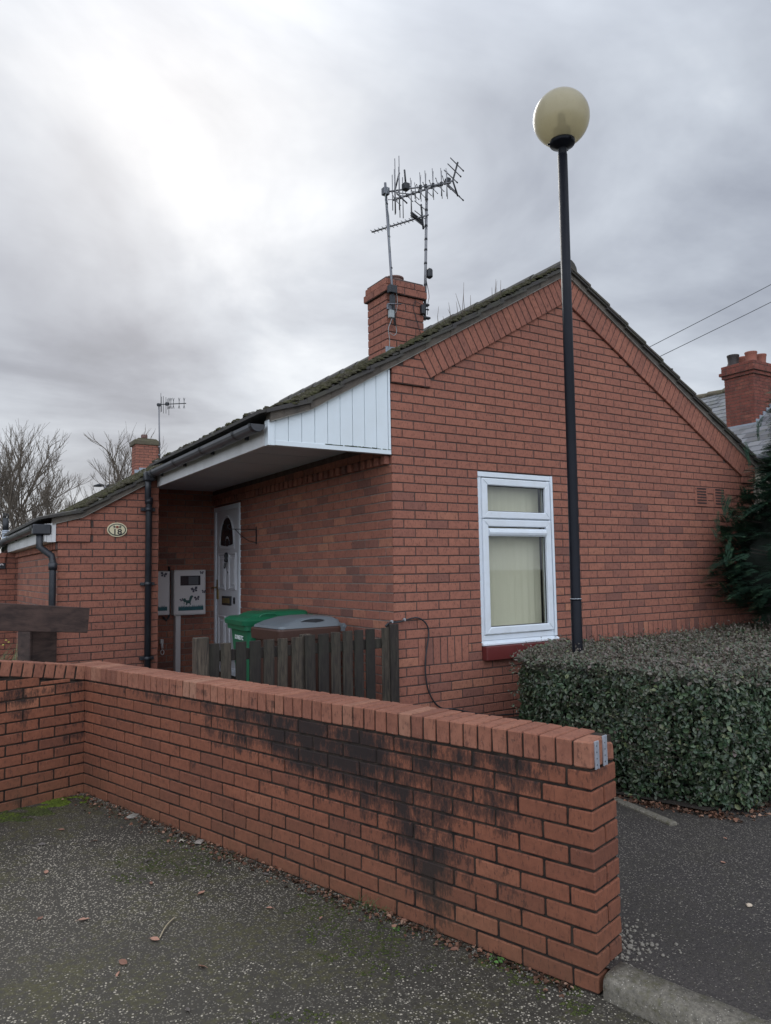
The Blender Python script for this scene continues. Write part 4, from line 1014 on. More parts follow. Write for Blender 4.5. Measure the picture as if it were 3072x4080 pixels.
w.cbox(-.215, .015, -.10, .10, 0, 1.24, .006, 0, .8); w.cbox(-.245, -.225, -.12, .0, 0, 1.2, .004); w.build('post', M_RAIL, kr, M=PM)
# ================================================================== GROUND
def asphalt(name, base, stone, moss=0.0, sc_=1.0, wet=.55, density=.62):
    t = NT(name); o = t.obj()
    v = t.N('ShaderNodeTexVoronoi', i={'Vector': o, 'Scale': 105*sc_, 'Randomness': 1.0}); col = v.outputs['Color']; dist = v.outputs['Distance']
    rnd = t.N('ShaderNodeSeparateColor', i={0: col}); r1 = rnd.outputs[0]; r2 = rnd.outputs[1]
    patch = t.noise(o, 1.6, 5, .6); pf = t.math('ADD', density, t.math('MULTIPLY', t.math('SUBTRACT', .52, patch), 1.1))
    isst = t.math('GREATER_THAN', r1, pf); small = t.math('LESS_THAN', dist, t.math('ADD', .20, t.math('MULTIPLY', r2, .30)))
    k = t.math('MULTIPLY', isst, small)
    n = t.noise(o, 55, 5, .7); b = t.ramp(n, [(.3, tuple(x*.45 for x in base)), (.7, tuple(x*1.5 for x in base))])
    b = t.mix(t.ramp(t.noise(o, .9, 4), [(.35, 0), (.7, .5)]), b, tuple(x*.55 for x in base))
    sc2 = t.ramp(t.N('ShaderNodeSeparateColor', i={0: t.N('ShaderNodeTexVoronoi', i={'Vector': o, 'Scale': 105*sc_}).outputs['Color']}).outputs[2], [(0, tuple(x*.22 for x in stone)), (.40, tuple(x*.50 for x in stone)), (.75, tuple(x*.9 for x in stone)), (1, tuple(min(1, x*1.5) for x in stone))])
    c = t.mix(k, b, sc2)
    if moss:
        m1_ = t.noise(o, 1.3, 5, .62); m2_ = t.noise(o, 38, 4, .7)
        mk = t.math('ADD', t.math('ADD', m1_, t.math('MULTIPLY', t.math('SUBTRACT', t.noise(o, 8, 5, .7), .5), .6)), t.math('MULTIPLY', t.math('SUBTRACT', m2_, .5), .8))
        mk = t.ramp(mk, [(.50, 0), (.74, moss)])
        c = t.mix(mk, c, t.mix(m2_, (.036, .032, .012), (.095, .088, .030)))
    h = t.math('ADD', t.math('MULTIPLY', k, t.math('SUBTRACT', .6, dist)), t.math('MULTIPLY', n, .5))
    t.bsdf(c, t.ramp(n, [(.3, wet*.8), (.7, min(1, wet*1.3))]), t.bump(h, .8, .006), spec=.4)
    return t.mat
M_ASPH = asphalt('car_park_asphalt', (.048, .042, .032), (.33, .295, .235), .85, .92, .75, .12)
M_PATH = asphalt('path_asphalt', (.048, .041, .037), (.155, .138, .115), .12, 1.0, .72, .05)
M_SOIL = plain('soil', (.035, .026, .018), .95, var=.5, scale=30, bump=1, dist=.01)
M_LAND = plain('rough_grass_land', (.045, .052, .025), .95, var=.4, scale=3, bump=.6, dist=.02)
def wv(x, y): p = WM @ Vector((x, y, 0)); return (p.x, p.y)
def sheet(name, poly, z, mat, div=None, zf=None):
    me = bpy.data.meshes.new(name); me.from_pydata([(x, y, z if zf is None else zf(x, y)) for x, y in poly], [], [tuple(range(len(poly)))]); me.materials.append(mat); me.update()
    if me.polygons[0].normal.z < 0: me.flip_normals()
    o = bpy.data.objects.new(name, me); COL.objects.link(o); o['kind'] = 'structure'; return o
sheet('ground', [(-600, -600), (600, -600), (600, 600), (-600, 600)], -1.56, M_LAND)
# car park: left of the wall, gently undulating grid
def grid_sheet(name, x0, x1, y0, y1, nx, ny, zf, mat, keep=lambda x, y: True):
    vs = [(x0+(x1-x0)*i/nx, y0+(y1-y0)*j/ny) for j in range(ny+1) for i in range(nx+1)]
    V = [(x, y, zf(x, y)) for x, y in vs]; F = []
    for j in range(ny):
        for i in range(nx):
            a = j*(nx+1)+i; cx_, cy_ = (vs[a][0]+vs[a+nx+2][0])/2, (vs[a][1]+vs[a+nx+2][1])/2
            if keep(cx_, cy_): F.append((a, a+1, a+nx+2, a+nx+1))
    me = bpy.data.meshes.new(name); me.from_pydata(V, [], F); me.materials.append(mat); me.update()
    for p in me.polygons: p.use_smooth = True
    o = bpy.data.objects.new(name, me); COL.objects.link(o); o['kind'] = 'structure'; return o
WMi = WM.inverted()
def loc(x, y): v = WMi @ Vector((x, y, 0)); return v.x, v.y
CPz = lambda x, y: -1.500+.008*mn.noise(Vector((x*.8, y*.8, 0)))+.012*max(0, min(1, (loc(x, y)[0])/4))
def wall_grid(name, s0, s1, o0, o1, ns, no, zf, mat, edge):
    V = []; F = []
    for j in range(no+1):
        for i in range(ns+1):
            s_ = s0+(s1-s0)*i/ns; f = j/no; o_ = edge(s_)*(1-f)+o1*f if True else 0
            p = WM @ Vector((s_, o_, 0)); V.append((p.x, p.y, zf(p.x, p.y)))
    for j in range(no):
        for i in range(ns): a_ = j*(ns+1)+i; F.append((a_, a_+1, a_+ns+2, a_+ns+1))
    me = bpy.data.meshes.new(name); me.from_pydata(V, [], F); me.materials.append(mat); me.update()
    if me.polygons[0].normal.z < 0: me.flip_normals()
    for p in me.polygons: p.use_smooth = True
    o = bpy.data.objects.new(name, me); COL.objects.link(o); o['kind'] = 'structure'; return o
PZf = lambda x, y: -1.420+.006*mn.noise(Vector((x*.9, y*.9, 4)))+.02*max(0, min(1, (y+2.2)/2))
wall_grid('car_park', -9, LEN+.1, 0, 12, 150, 120, CPz, M_ASPH, lambda s_: -.05 if s_ > 0 else .01+.078*(-s_))
wall_grid('footpath', -9, 6.5, 0, -10, 150, 100, PZf, M_PATH, lambda s_: -.05 if s_ > 0 else -.07+.078*(-s_))
sheet('garden_soil', [(-.1, -.05), (-.1, -.75), (.5, -.8), (.9, -2.12), (9, -2.12), (9, -.05)], -1.396, M_SOIL)
w = MB(); w.cbox(-.03, 5.0, -.42, -.012, -1.5, -1.19, .03, 0, .5, .012); o_ = w.build('soil_bed', M_SOIL); o_['kind'] = 'structure'
sheet('porch_floor', [(-1.6, .1), (-.02, .1), (-.02, 4.28), (-1.05, 4.28), (-1.6, 2.9)], -1.375, plain('porch_slabs', (.10, .095, .085), .85, scale=8))
sheet('lawn', [(-9, 3.0), (-2.1, 3.0), (-2.1, 15), (-9, 15)], -1.30, M_LAND)
# kerb
M_KERB = asphalt('concrete_kerb', (.165, .148, .118), (.34, .31, .26), .75, 1.7, .9, .55)
M_KERB_OLD = plain('concrete_kerb', (.21, .19, .155), .9, var=.5, scale=40, bump=1.0, dist=.006, dirt=(.050, .052, .030), dirtamt=.95)
k0 = Vector((-1.040, -3.012, 0)); k1 = Vector((-.930, -3.540, 0)); kd = (k1-k0).normalized()
KM = Matrix.Translation(k0) @ Matrix.Rotation(math.atan2(kd.y, kd.x), 4, 'Z')
for i, (a, b) in enumerate(((0.004, .60), (.612, 1.5), (1.512, 2.4))):
    w = MB(); prof = [(0, -1.60), (0, -1.448), (.006, -1.428), (.020, -1.417), (.045, -1.413), (.135, -1.412), (.140, -1.60)]
    nseg = int((b-a)/.03); vs = []; fs = []
    for j in range(nseg+1):
        x = a+(b-a)*j/nseg
        for q, (yy, zz) in enumerate(prof):
            nn = mn.noise(Vector((x*9, yy*20, zz*20+i*5)))*.0035; vs.append((x, yy+nn, zz+nn*.8))
    m_ = len(prof)
    for j in range(nseg):
        for q in range(m_-1): fs.append((j*m_+q, j*m_+q+1, (j+1)*m_+q+1, (j+1)*m_+q))
    fs.append(tuple(range(m_))[::-1]); fs.append(tuple(nseg*m_+q for q in range(m_)))
    w.add(vs, fs, smooth=True)
    tag(w.build('kerb_stone', M_KERB, M=KM), ['weathered concrete kerb stone butting against the wall end', 'second concrete kerb stone, cut off by the bottom edge', 'third concrete kerb stone, outside the frame to the front'][i], 'kerb', 'kerb stones along the footpath')
w = MB(); ed = Matrix.Translation((.700, -1.40, -1.42)) @ Matrix.Rotation(math.atan2(-.72, -.125), 4, 'Z')
w.cbox(0, .735, -.03, .03, -.06, .020, .008, 0, .5, .002); tag(w.build('edging_stone', M_KERB, M=ed), 'narrow concrete edging strip at the foot of the hedge', 'edging')
# ================================================================== LEAF HELPERS
def leaves_mesh(name, P, Nrm, Ln, Wd, mats, parent, t1, t2=None, fold=.25, dirs=None):
    """P (n,3) base points, Nrm (n,3) leaf normals; six-vertex folded leaves as two quads"""
    n = len(P); Nrm = Nrm/np.linalg.norm(Nrm, axis=1, keepdims=True)
    if dirs is None: rnd = RNG.normal(size=(n, 3))
    else: rnd = dirs+RNG.normal(size=(n, 3))*.25
    D = rnd-(rnd*Nrm).sum(1, keepdims=True)*Nrm; D /= np.linalg.norm(D, axis=1, keepdims=True)+1e-9
    S = np.cross(Nrm, D); L = Ln[:, None]; W = Wd[:, None]; F = Nrm*W*fold
    v = np.stack([P, P+D*L*.33+S*W+F, P+D*L*.72+S*W*.8+F, P+D*L-Nrm*L*.08, P+D*L*.72-S*W*.8+F, P+D*L*.33-S*W+F], 1).reshape(-1, 3)
    b = (np.arange(n)*6)[:, None]
    f = np.concatenate([b+np.array([[0, 3, 2, 1]]), b+np.array([[0, 5, 4, 3]])], 1).reshape(-1, 4)
    return np_mesh(name, v, f, mats, parent, np.repeat(t1, 2), None if t2 is None else np.repeat(t2, 2))
def leaf_mat(name, ramp_, brown=None, rough=.45, trans=.15, spec=.5):
    t = NT(name); c = t.ramp(t.tint(), ramp_)
    if brown: c = t.mix(t.tint('tint2'), c, brown)
    b = t.N('ShaderNodeBsdfPrincipled'); t.L(c, b.inputs['Base Color']); b.inputs['Roughness'].default_value = rough; b.inputs['Specular IOR Level'].default_value = spec
    tl = t.N('ShaderNodeBsdfTranslucent', i={'Color': c}); mx = t.N('ShaderNodeMixShader', i={0: trans, 1: b.outputs[0], 2: tl.outputs[0]}); t.L(mx.outputs[0], t.out.inputs[0]); return t.mat
# ================================================================== HEDGE
hedge = empty('hedge', (2.6, -1.2, -1.4), 'large clipped dark green hedge in front of the gable wall', 'hedge')
M_HL = leaf_mat('hedge_leaf', [(0, (.014, .030, .014)), (.45, (.034, .068, .032)), (.8, (.078, .125, .058)), (1, (.17, .20, .09))], (.185, .135, .120), .38, .12)
HXR = 6.2
core = [(1.8, -.26), (1.2, -.55), (.85, -.85), (.80, -1.0), (.93, -1.66), (1.06, -2.02), (1.2, -2.09), (HXR, -2.09), (HXR, -.26)]
ZT = -.565
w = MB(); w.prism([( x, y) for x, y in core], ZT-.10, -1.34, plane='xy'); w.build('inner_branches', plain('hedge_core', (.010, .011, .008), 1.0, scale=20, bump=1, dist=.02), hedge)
# face segments: outline offset outward
outl = [(1.62, -.12), (.96, -.44), (.61, -.78), (.57, -.95), (.70, -1.72), (.86, -2.16), (1.10, -2.30), (1.6, -2.32), (HXR, -2.30)]
P_, N_, B_, L_ = [], [], [], []
def nz(x, y, z, s=3.0): return mn.noise(Vector((x*s, y*s, z*s)))
for (xa, ya), (xb, yb) in zip(outl[:-1], outl[1:]):
    ln = math.hypot(xb-xa, yb-ya); vis = min(ln, 4.6)
    nn = int(vis*.9*(8200 if xa < 1.6 else 5200)); nx_, ny_ = (yb-ya)/ln, -(xb-xa)/ln
    if nx_*((xa+xb)/2-2.5)+ny_*((ya+yb)/2+1.2) < 0: nx_, ny_ = -nx_, -ny_
    for _ in range(nn):
        s_ = random.random()**(1.0 if xa < 1.6 else 1.5)*vis/ln; z = -1.40+random.random()**.9*(ZT+1.40)
        x, y = xa+(xb-xa)*s_, ya+(yb-ya)*s_
        hh = (z+1.40)/(ZT+1.40); bulge = .075*nz(x, y, z, 2.6)+.045*nz(x, y, z, 7)+(-.07*(1-hh)**2.2)-.06*max(0, hh-.86)/.14
        dp = -abs(random.gauss(0, .035))+bulge-.015
        dp = dp-(random.uniform(.03, .13) if random.random() < .22 else 0); P_.append((x+nx_*dp, y+ny_*dp, z)); 
        N_.append((nx_*.9+random.gauss(0, .7), ny_*.9+random.gauss(0, .7), .5+random.gauss(0, .65)))
        B_.append(max(0, random.gauss(.08, .12))+.4*max(0, hh-.85)/.15*random.random()+(.9 if random.random() < .004 else 0)); L_.append(random.choice([random.uniform(.020, .034), random.uniform(.030, .046)]))
def inside(x, y):
    if y < -2.28 or y > -.12: return False
    if x < .57: return False
    if y > -.95 and x < np.interp(y, [-.95, -.74, -.44, -.12], [.57, .62, .96, 1.62]): return False
    if y < -.95: 
        xx = .57+(.13)*min(1, (-.95-y)/.77)+(.16 if y < -1.72 else 0)*min(1, (-1.72-y)/.44)
        return x > xx+.02*1
    return True
nt = 0
while nt < 34000:
    u = random.random()**1.35; x = .48+u*5.6; y = random.uniform(-2.3, -.12)
    if not inside(x, y): continue
    ed_ = min(x-.48, y+2.32); rnd_ = -.09*max(0, 1-ed_/.20)**2
    z = ZT+.045*nz(x, y, 0, 2.2)+.030*nz(x, y, 1, 6)+rnd_-abs(random.gauss(0, .022))
    P_.append((x, y, z)); N_.append((random.gauss(0, .5)-.15, random.gauss(0, .5)-.3, 1.0)); nt += 1
    B_.append(min(.95, max(0, random.gauss(.42, .25)))); L_.append(random.uniform(.022, .036)*(1+.15*(x > 2.5)))
P_ = np.array(P_); N_ = np.array(N_); L_ = np.array(L_); n = len(P_)
leaves_mesh('foliage', P_, N_, L_, L_*RNG.uniform(.22, .33, n), M_HL, hedge, np.clip(RNG.normal(.45, .27, n), 0, 1), np.array(B_))
# upright shoots over the top and at the left edge
w = MB(); SP, SN, SLn, SB = [], [], [], []
M_SHOOT = plain('hedge_shoot', (.075, .045, .035), .8)
for _ in range(1900):
    u = random.random()**1.3; x = .48+u*4.8; y = random.uniform(-2.28, -.14)
    if not inside(x, y): continue
    h_ = random.uniform(.02, .085); dx, dy = random.gauss(-.004, .022), random.gauss(0, .022); z = ZT+.02*nz(x, y, 0, 2.2)
    w.tube([(x, y, z-.04), (x+dx, y+dy, z+h_)], [.0013, .0008], 3, cap=False)
    for k in range(random.randint(2, 5)):
        f = random.uniform(.35, 1); SP.append((x+dx*f, y+dy*f, z-.04+(h_+.04)*f)); SN.append((random.gauss(0, 1), random.gauss(0, 1), .6)); SLn.append(random.uniform(.013, .024)); SB.append(random.uniform(.2, .9))
for _ in range(320):
    y = random.uniform(-2.1, -.7); x = .60+.10*min(1, max(0, (-.95-y)/.77)); z = random.uniform(-1.2, ZT); h_ = random.uniform(.02, .09)
    w.tube([(x+.03, y, z), (x-h_, y+random.gauss(0, .02), z+random.uniform(0, .06))], [.0013, .0008], 3, cap=False)
    for k in range(4): f = random.uniform(.3, 1); SP.append((x+.03-(h_+.03)*f, y, z+.03*f)); SN.append((random.gauss(0, 1), random.gauss(0, 1), .6)); SLn.append(random.uniform(.014, .026)); SB.append(random.uniform(0, .5))
w.build('shoots', M_SHOOT, hedge)
SLn = np.array(SLn); n = len(SP)
leaves_mesh('shoot_leaves', np.array(SP), np.array(SN), SLn, SLn*.26, M_HL, hedge, np.clip(RNG.normal(.5, .2, n), 0, 1), np.array(SB))
# ================================================================== CONIFER
con = empty('conifer', (5.0, -.6, -1.4), 'dark green conifer with drooping flat sprays at the right corner of the gable', 'tree')
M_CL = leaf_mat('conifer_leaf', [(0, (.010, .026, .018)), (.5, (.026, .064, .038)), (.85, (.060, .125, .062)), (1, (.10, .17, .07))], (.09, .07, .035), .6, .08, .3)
w = MB(); w.tube([(4.86, -.62, -1.45), (4.90, -.6, -.6), (5.0, -.6, .4), (5.02, -.6, 1.9)], [.10, .085, .06, .02], 10); w.tube([(4.88, -.6, -.55), (4.7, -.7, -.1), (4.45, -.75, .3)], [.05, .04, .02], 8)
w.build('trunk', plain('conifer_bark', (.05, .038, .03), .95, scale=25, bump=1, dist=.01), con)
def spray(P, D, up, length, V, F, T, T2, tt):
    """flat fan: midrib with alternating leaflets, each carrying finer scales"""
    D = D/np.linalg.norm(D); S = np.cross(D, up); S /= np.linalg.norm(S)+1e-9; Nn = np.cross(S, D); m = 12
    for k in range(m):
        f = (k+.5)/m; c = P+D*length*f-np.array([0, 0, 1])*length*.25*f*f
        for sg in (-1, 1):
            ll = length*.36*(1-f*.70)*RNG.uniform(.7, 1.2); d = (D*.85+S*sg*.55); d = d/np.linalg.norm(d); d = d-np.array([0, 0, 1])*RNG.uniform(.05, .25)
            s2 = np.cross(d, Nn); t0 = min(1, max(0, tt+RNG.normal(0, .12)+.3*(f > .7)))
            a = len(V); V.extend([c, c+d*ll*.5+s2*ll*.045, c+d*ll, c+d*ll*.5-s2*ll*.045]); F.append((a, a+1, a+2, a+3)); T.append(t0); T2.append(0)
            for j in (.25, .5, .75):
                for s3 in (-1, 1):
                    dd = d*.80+s2*s3*.60; l3 = ll*.34*(1.15-j*.5); b0 = c+d*ll*j; a = len(V); s4 = np.cross(dd, Nn)*l3*.15
                    V.extend([b0, b0+dd*l3*.5+s4, b0+dd*l3, b0+dd*l3*.5-s4]); F.append((a, a+1, a+2, a+3)); T.append(t0); T2.append(0)
V, F, T, T2 = [], [], [], []
def rad(z):
    if z < -.12: return max(.1, 1.45-(-.12-z)*2.4)
    return max(.05, 1.52*(1-(max(z, .1)-.1)/1.50)) if z > .1 else 1.48
CX, CY = 5.02, -.62
for _ in range(2400):
    z = random.uniform(-.42, 2.0); r = rad(z); a = random.uniform(PI*.45, PI*1.75)    # side toward wall, camera and left
    rr = r*random.uniform(.50, 1.02)*(1+.22*nz(math.cos(a), math.sin(a), z, 2.4))
    o_ = np.array([CX+rr*math.cos(a)*.80, CY+min(.52, rr*math.sin(a)*.80), z]); 
    if o_[1] > -.06: o_[1] = -.08
    dd = np.array([math.cos(a), math.sin(a)*.8, random.uniform(-.05, .35)])+RNG.normal(size=3)*.22
    if o_[1] > -.35 and dd[1] > 0: dd[1] *= -.3
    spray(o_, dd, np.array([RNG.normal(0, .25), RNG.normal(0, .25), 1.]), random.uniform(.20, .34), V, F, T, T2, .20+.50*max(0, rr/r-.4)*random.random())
# a few stray shoots reaching up the wall
for x, y, z in ((3.95, -.35, .55), (4.0, -.3, .62), (4.35, -.4, 1.15), (3.72, -.4, .38), (4.55, -.4, 1.45), (3.7, -.5, .1)):
    for k in range(4): spray(np.array([x, y, z+k*.05]), np.array([random.uniform(-.6, .3), random.uniform(-.3, .1), .8]), np.array([0, -1., .3]), .18, V, F, T, T2, .4)
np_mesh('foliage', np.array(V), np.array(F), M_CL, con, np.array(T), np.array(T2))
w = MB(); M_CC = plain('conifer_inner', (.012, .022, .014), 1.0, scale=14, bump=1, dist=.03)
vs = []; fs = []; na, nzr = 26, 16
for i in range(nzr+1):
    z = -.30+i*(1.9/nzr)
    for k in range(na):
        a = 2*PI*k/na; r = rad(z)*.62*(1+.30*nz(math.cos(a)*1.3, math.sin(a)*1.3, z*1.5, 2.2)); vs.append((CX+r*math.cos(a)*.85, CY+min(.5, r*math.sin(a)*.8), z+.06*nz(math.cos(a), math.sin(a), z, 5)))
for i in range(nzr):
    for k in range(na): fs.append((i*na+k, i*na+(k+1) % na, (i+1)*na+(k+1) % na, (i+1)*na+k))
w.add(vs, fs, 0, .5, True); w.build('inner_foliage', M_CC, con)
w = MB()
for _ in range(60):
    z = random.uniform(-.3, 1.6); r = rad(z)*.8; a = random.uniform(PI*.5, PI*1.7); w.tube([(CX, CY, z-.15), (CX+r*.5*math.cos(a), CY+min(.4, r*.5*math.sin(a)), z-.02), (CX+r*math.cos(a), CY+min(.5, r*math.sin(a)), z+.04)], [.014, .009, .003], 5)
w.build('branches', bpy.data.materials['conifer_bark'], con)
fp = empty('timber_fence_panel', (6.0, .35, -1.45), 'dark timber fence panel under the conifer beyond the gable corner', 'fence')
for k in range(9):
    w = MB(); x = 5.12+k*.145; w.cbox(x, x+.135, .34, .36, -1.45, -.22+random.uniform(-.01, .01), .003, 0, random.random()*.4); w.build('board', M_WOOD, fp)
w = MB(); w.cbox(5.1, 6.45, .365, .40, -.5, -.42, .003); w.build('rail', M_WOOD, fp)
# ================================================================== BARE TREES beyond the houses
M_BARK = plain('bare_bark', (.075, .062, .052), .95, scale=6)
M_TW = plain('bare_twig', (.13, .105, .080), .95, scale=6)
def bare_tree(x, y, h, seed, label, spread=.5, lean=0, buds=False):
    rs = random.Random(seed); e = empty('bare_tree', (x, y, -1.5), label, 'tree', 'bare winter trees behind the houses')
    wt = MB(); wb = MB()
    def grow(p, d, ln, r, depth):
        pts = [p]; q = p.copy(); dd = d.copy(); n = 4
        for k in range(n):
            dd = (dd+Vector((rs.gauss(0, .10), rs.gauss(0, .10), .05+rs.gauss(0, .05)))).normalized(); q = q+dd*ln/n; pts.append(q.copy())
        rs_ = [r*(1-.45*k/n) for k in range(n+1)]
        (wt if depth < 2 else wb).tube(pts, rs_, 6 if depth < 2 else 3, cap=False)
        if depth >= 6: return
        for k in range((4, 4, 4, 3, 3, 3)[depth]):
            f = rs.uniform(.35, 1.0) if k else 1.0; i = min(n-1, int(f*n)); b = pts[i].lerp(pts[i+1], f*n-i) if f < 1 else pts[-1]
            ax = Vector((rs.gauss(0, 1), rs.gauss(0, 1), rs.gauss(0, .35))); nd = (dd+ax.normalized()*spread*rs.uniform(.6, 1.3)+Vector((0, 0, .10))).normalized()
            grow(b, nd, ln*rs.uniform(.56, .82), max(.0055, r*(.55 if k else .68)), depth+1)
    grow(Vector((x, y, -1.5)), Vector((lean, 0, 1)).normalized(), h*.33, h*.014, 0)
    wt.build('trunk', M_BARK, e); wb.build('twigs', M_TW, e)
    return e
bare_tree(-.65, 21.8, 6.6, 11, 'leftmost bare tree, cut by the left edge', .55, -.02)
bare_tree(.05, 20.4, 6.5, 5, 'tall bare tree with many upright limbs above the lowest roof corner', .5, .02)
bare_tree(1.45, 21.0, 6.7, 23, 'bare tree with fine twigs just left of the far chimney', .52, -.03)
bare_tree(2.6, 22.5, 6.8, 31, 'small bare tree directly behind the far chimney', .5, -.03)
bare_tree(-.2, 25.5, 5.6, 77, 'lower bushy bare tree filling the gap between the taller trees', .6, .05)
# ================================================================== HOUSE 19 and far row
h19 = empty('neighbour_bungalow', (0, 9, -1.5), 'next bungalow in the row with a number 9 on its brick wall', 'house')
w = MB(); brick_wall(w, -.47, .8, 13, GB, hp=[(-.582, 1, 1.774-.582*2.07)], tfn=lambda x, J: min(1, max(0, random.gauss(.4, .12)))); brick_wall(w, -.49, -.145, 14, 18, hp=[(-.582, 1, 1.774-.582*2.07)], prot=.022)
w.build('front_wall', [M_BRICK, M_MORT], h19, M=Matrix.Translation((-2.07, 6.65, 0)))
w = MB(); roof_tiles(w, 6.64, 22, [(RX, TL(RX)-.006), (-2.4, TL(-2.4)-.006), (-2.75, TL(-2.4)-.11)], course=.3); roof_tiles(w, 6.64, 22, [(RX+.01, TR(RX)-.004), (5.2, TR(5.2))]); w.build('roof', M_TILE, h19)
w = MB(); 
for _ in range(900):
    x = random.uniform(-2.4, 1.9); y = 6.7+random.random()*9; r = random.uniform(.02, .045); blob(w, (x, y, TL(x)+.02), r, 6, .6)
mo = w.build('roof_moss', M_MOSS, h19); mo['kind'] = 'stuff'
w = MB(); brick_stack(w, 1.61, 2.235, 15.3, 15.75, 2.6, 3.62, tf=ct); ch2 = w.build('chimney', [M_BRICK, M_MORT], h19)
w = MB(); w.cbox(1.565, 2.26, 15.26, 15.8, 3.62, 3.76, .015, 0, .5, .01); w.prism([(1.60, 3.75), (2.22, 3.75), (2.15, 3.80), (1.68, 3.81)], 15.3, 15.7); w.build('chimney_cap', plain('mossy_cap', (.12, .10, .07), .95, var=.4, scale=10, dirt=(.06, .07, .02)), ch2)
w = MB(); w.lathe([(.07, 0), (.075, .05), (.088, .055), (.088, .08), (.075, .085), (.088, .09), (.088, .115), (.075, .12), (.085, .125), (.085, .14), (0, .14)], (1.88, 15.5, 3.79), 14); w.build('chimney_pot', bpy.data.materials['clay_pot'], ch2)
w = MB(); w.prism([(1.58, 2.76), (2.25, 3.10), (2.25, 3.13), (1.95, 2.99), (1.70, 2.99), (1.70, 2.93), (1.58, 2.93)], 15.28, 15.30); w.build('flashing', M_LEAD, ch2)
w = MB(); w.box(-2.05, 1.9, 15, 22, -1.4, .3); w.box(-2.53, -2.45, 6.7, 21, -1.4, .25); w.build('side_wall', M_BRICK, h19)
a4 = empty('far_aerial', (2.22, 15.28, 3.0), 'small television aerial on a tall mast beside the far chimney', 'aerial')
w = MB(); w.tube([(2.245, 15.27, 3.1), (2.21, 15.27, 4.80)], .020, 8); w.cbox(2.2, 2.27, 15.25, 15.30, 3.58, 3.61, .002); w.cbox(2.2, 2.27, 15.25, 15.30, 3.36, 3.39, .002); w.build('mast', M_ALU, a4)
w = MB(); w.tube([(2.15, 15.27, 4.76), (2.95, 15.22, 4.87)], .013, 6); w.cbox(2.16, 2.26, 15.24, 15.3, 4.72, 4.80, .01); w.cbox(2.38, 2.47, 15.22, 15.3, 4.76, 4.85, .015); w.build('boom', M_DPLAST, a4)
w = MB()
for xx, l0, l1 in ((2.26, .30, .24), (2.28, .20, .22), (2.33, .22, .26), (2.40, .20, .26), (2.44, .16, .14), (2.48, .14, .30)): w.tube([(xx, 15.25, 4.79-l1), (xx-.004, 15.25, 4.79+l0)], .0065, 4)
for xx in (2.48, 2.53, 2.60, 2.76, 2.90):
    z = 4.79+(xx-2.2)*.12
    for sg in (-1, 1):
        for qq in (-1, 1): w.tube([(xx, 15.24, z), (xx, 15.24, z+sg*.06), (xx+qq*.022, 15.24, z+sg*.15)], .007, 4)
w.build('elements', M_DPLAST, a4)
# number 19 plate (only its 9 is inside the photo)
s9 = empty('house_number_tile', (-2.30, 6.64, .26), 'small dark number tile with a white 9 at the left edge', 'number plate')
w = MB(); w.cbox(-2.40, -2.222, 6.625, 6.648, .222, .300, .003); w.build('tile', M_DPLAST, s9)
text_obj('digits', '19', .085, M_CAB, s9, FRONT(-2.300, 6.6235, .261) @ Matrix.Scale(1.25, 4, (1, 0, 0)), .001)
# flue
fl = empty('roof_flue', (-2.08, 8.4, .5), 'black boiler flue with a wire cage on the roof at the left edge', 'flue')
w = MB(); w.tube([(-2.08, 8.4, .50), (-2.08, 8.4, .82)], .052, 14); w.lathe([(.07, .0), (.078, .005), (.078, .03), (.07, .035), (.078, .05), (.078, .07), (.06, .08)], (0, 0, 0), 14, M=Matrix.Translation((-2.08, 8.4, .80)) @ Matrix.Diagonal((.74, .74, .8, 1))); w.build('collar', M_LEAD, fl)
w = MB(); w.tube([(-2.08, 8.4, .84), (-2.08, 8.4, 1.06)], .045, 14); w.build('pipe', M_DPLAST, fl)
w = MB()
for k in range(8): a = 2*PI*k/8; w.tube([(-2.08+.042*math.cos(a), 8.4+.042*math.sin(a), 1.06), (-2.08+.038*math.cos(a), 8.4+.038*math.sin(a), 1.13)], .004, 4)
w.tube([(-2.08+.038*math.cos(2*PI*k/8), 8.4+.038*math.sin(2*PI*k/8), 1.13) for k in range(9)], .004, 4); w.build('cage', M_DPLAST, fl)
# distant road lamp behind the roof
rl = empty('road_lamp', (3.05, 26.2, -1.5), 'distant twin-armed road lamp seen just above the roof line', 'street lamp')

w = MB(); w.tube([(3.02, 26.2, -1.5), (3.02, 26.2, 3.72)], .06, 8); w.build('post', M_ALU, rl)
w = MB()
for x0_, x1_, y0_, y1_, z in ((2.98, 2.62, 26.2, 26.45, 3.72), (3.06, 3.36, 26.15, 26.0, 3.70)):
    w.tube([(x0_, y0_, z), (x0_+(x1_-x0_)*.35, y0_+(y1_-y0_)*.35, z+.03), (x1_, y1_, z-.01)], [.03, .085, .03], 8)
w.build('lamp_heads', M_DPLAST, rl)
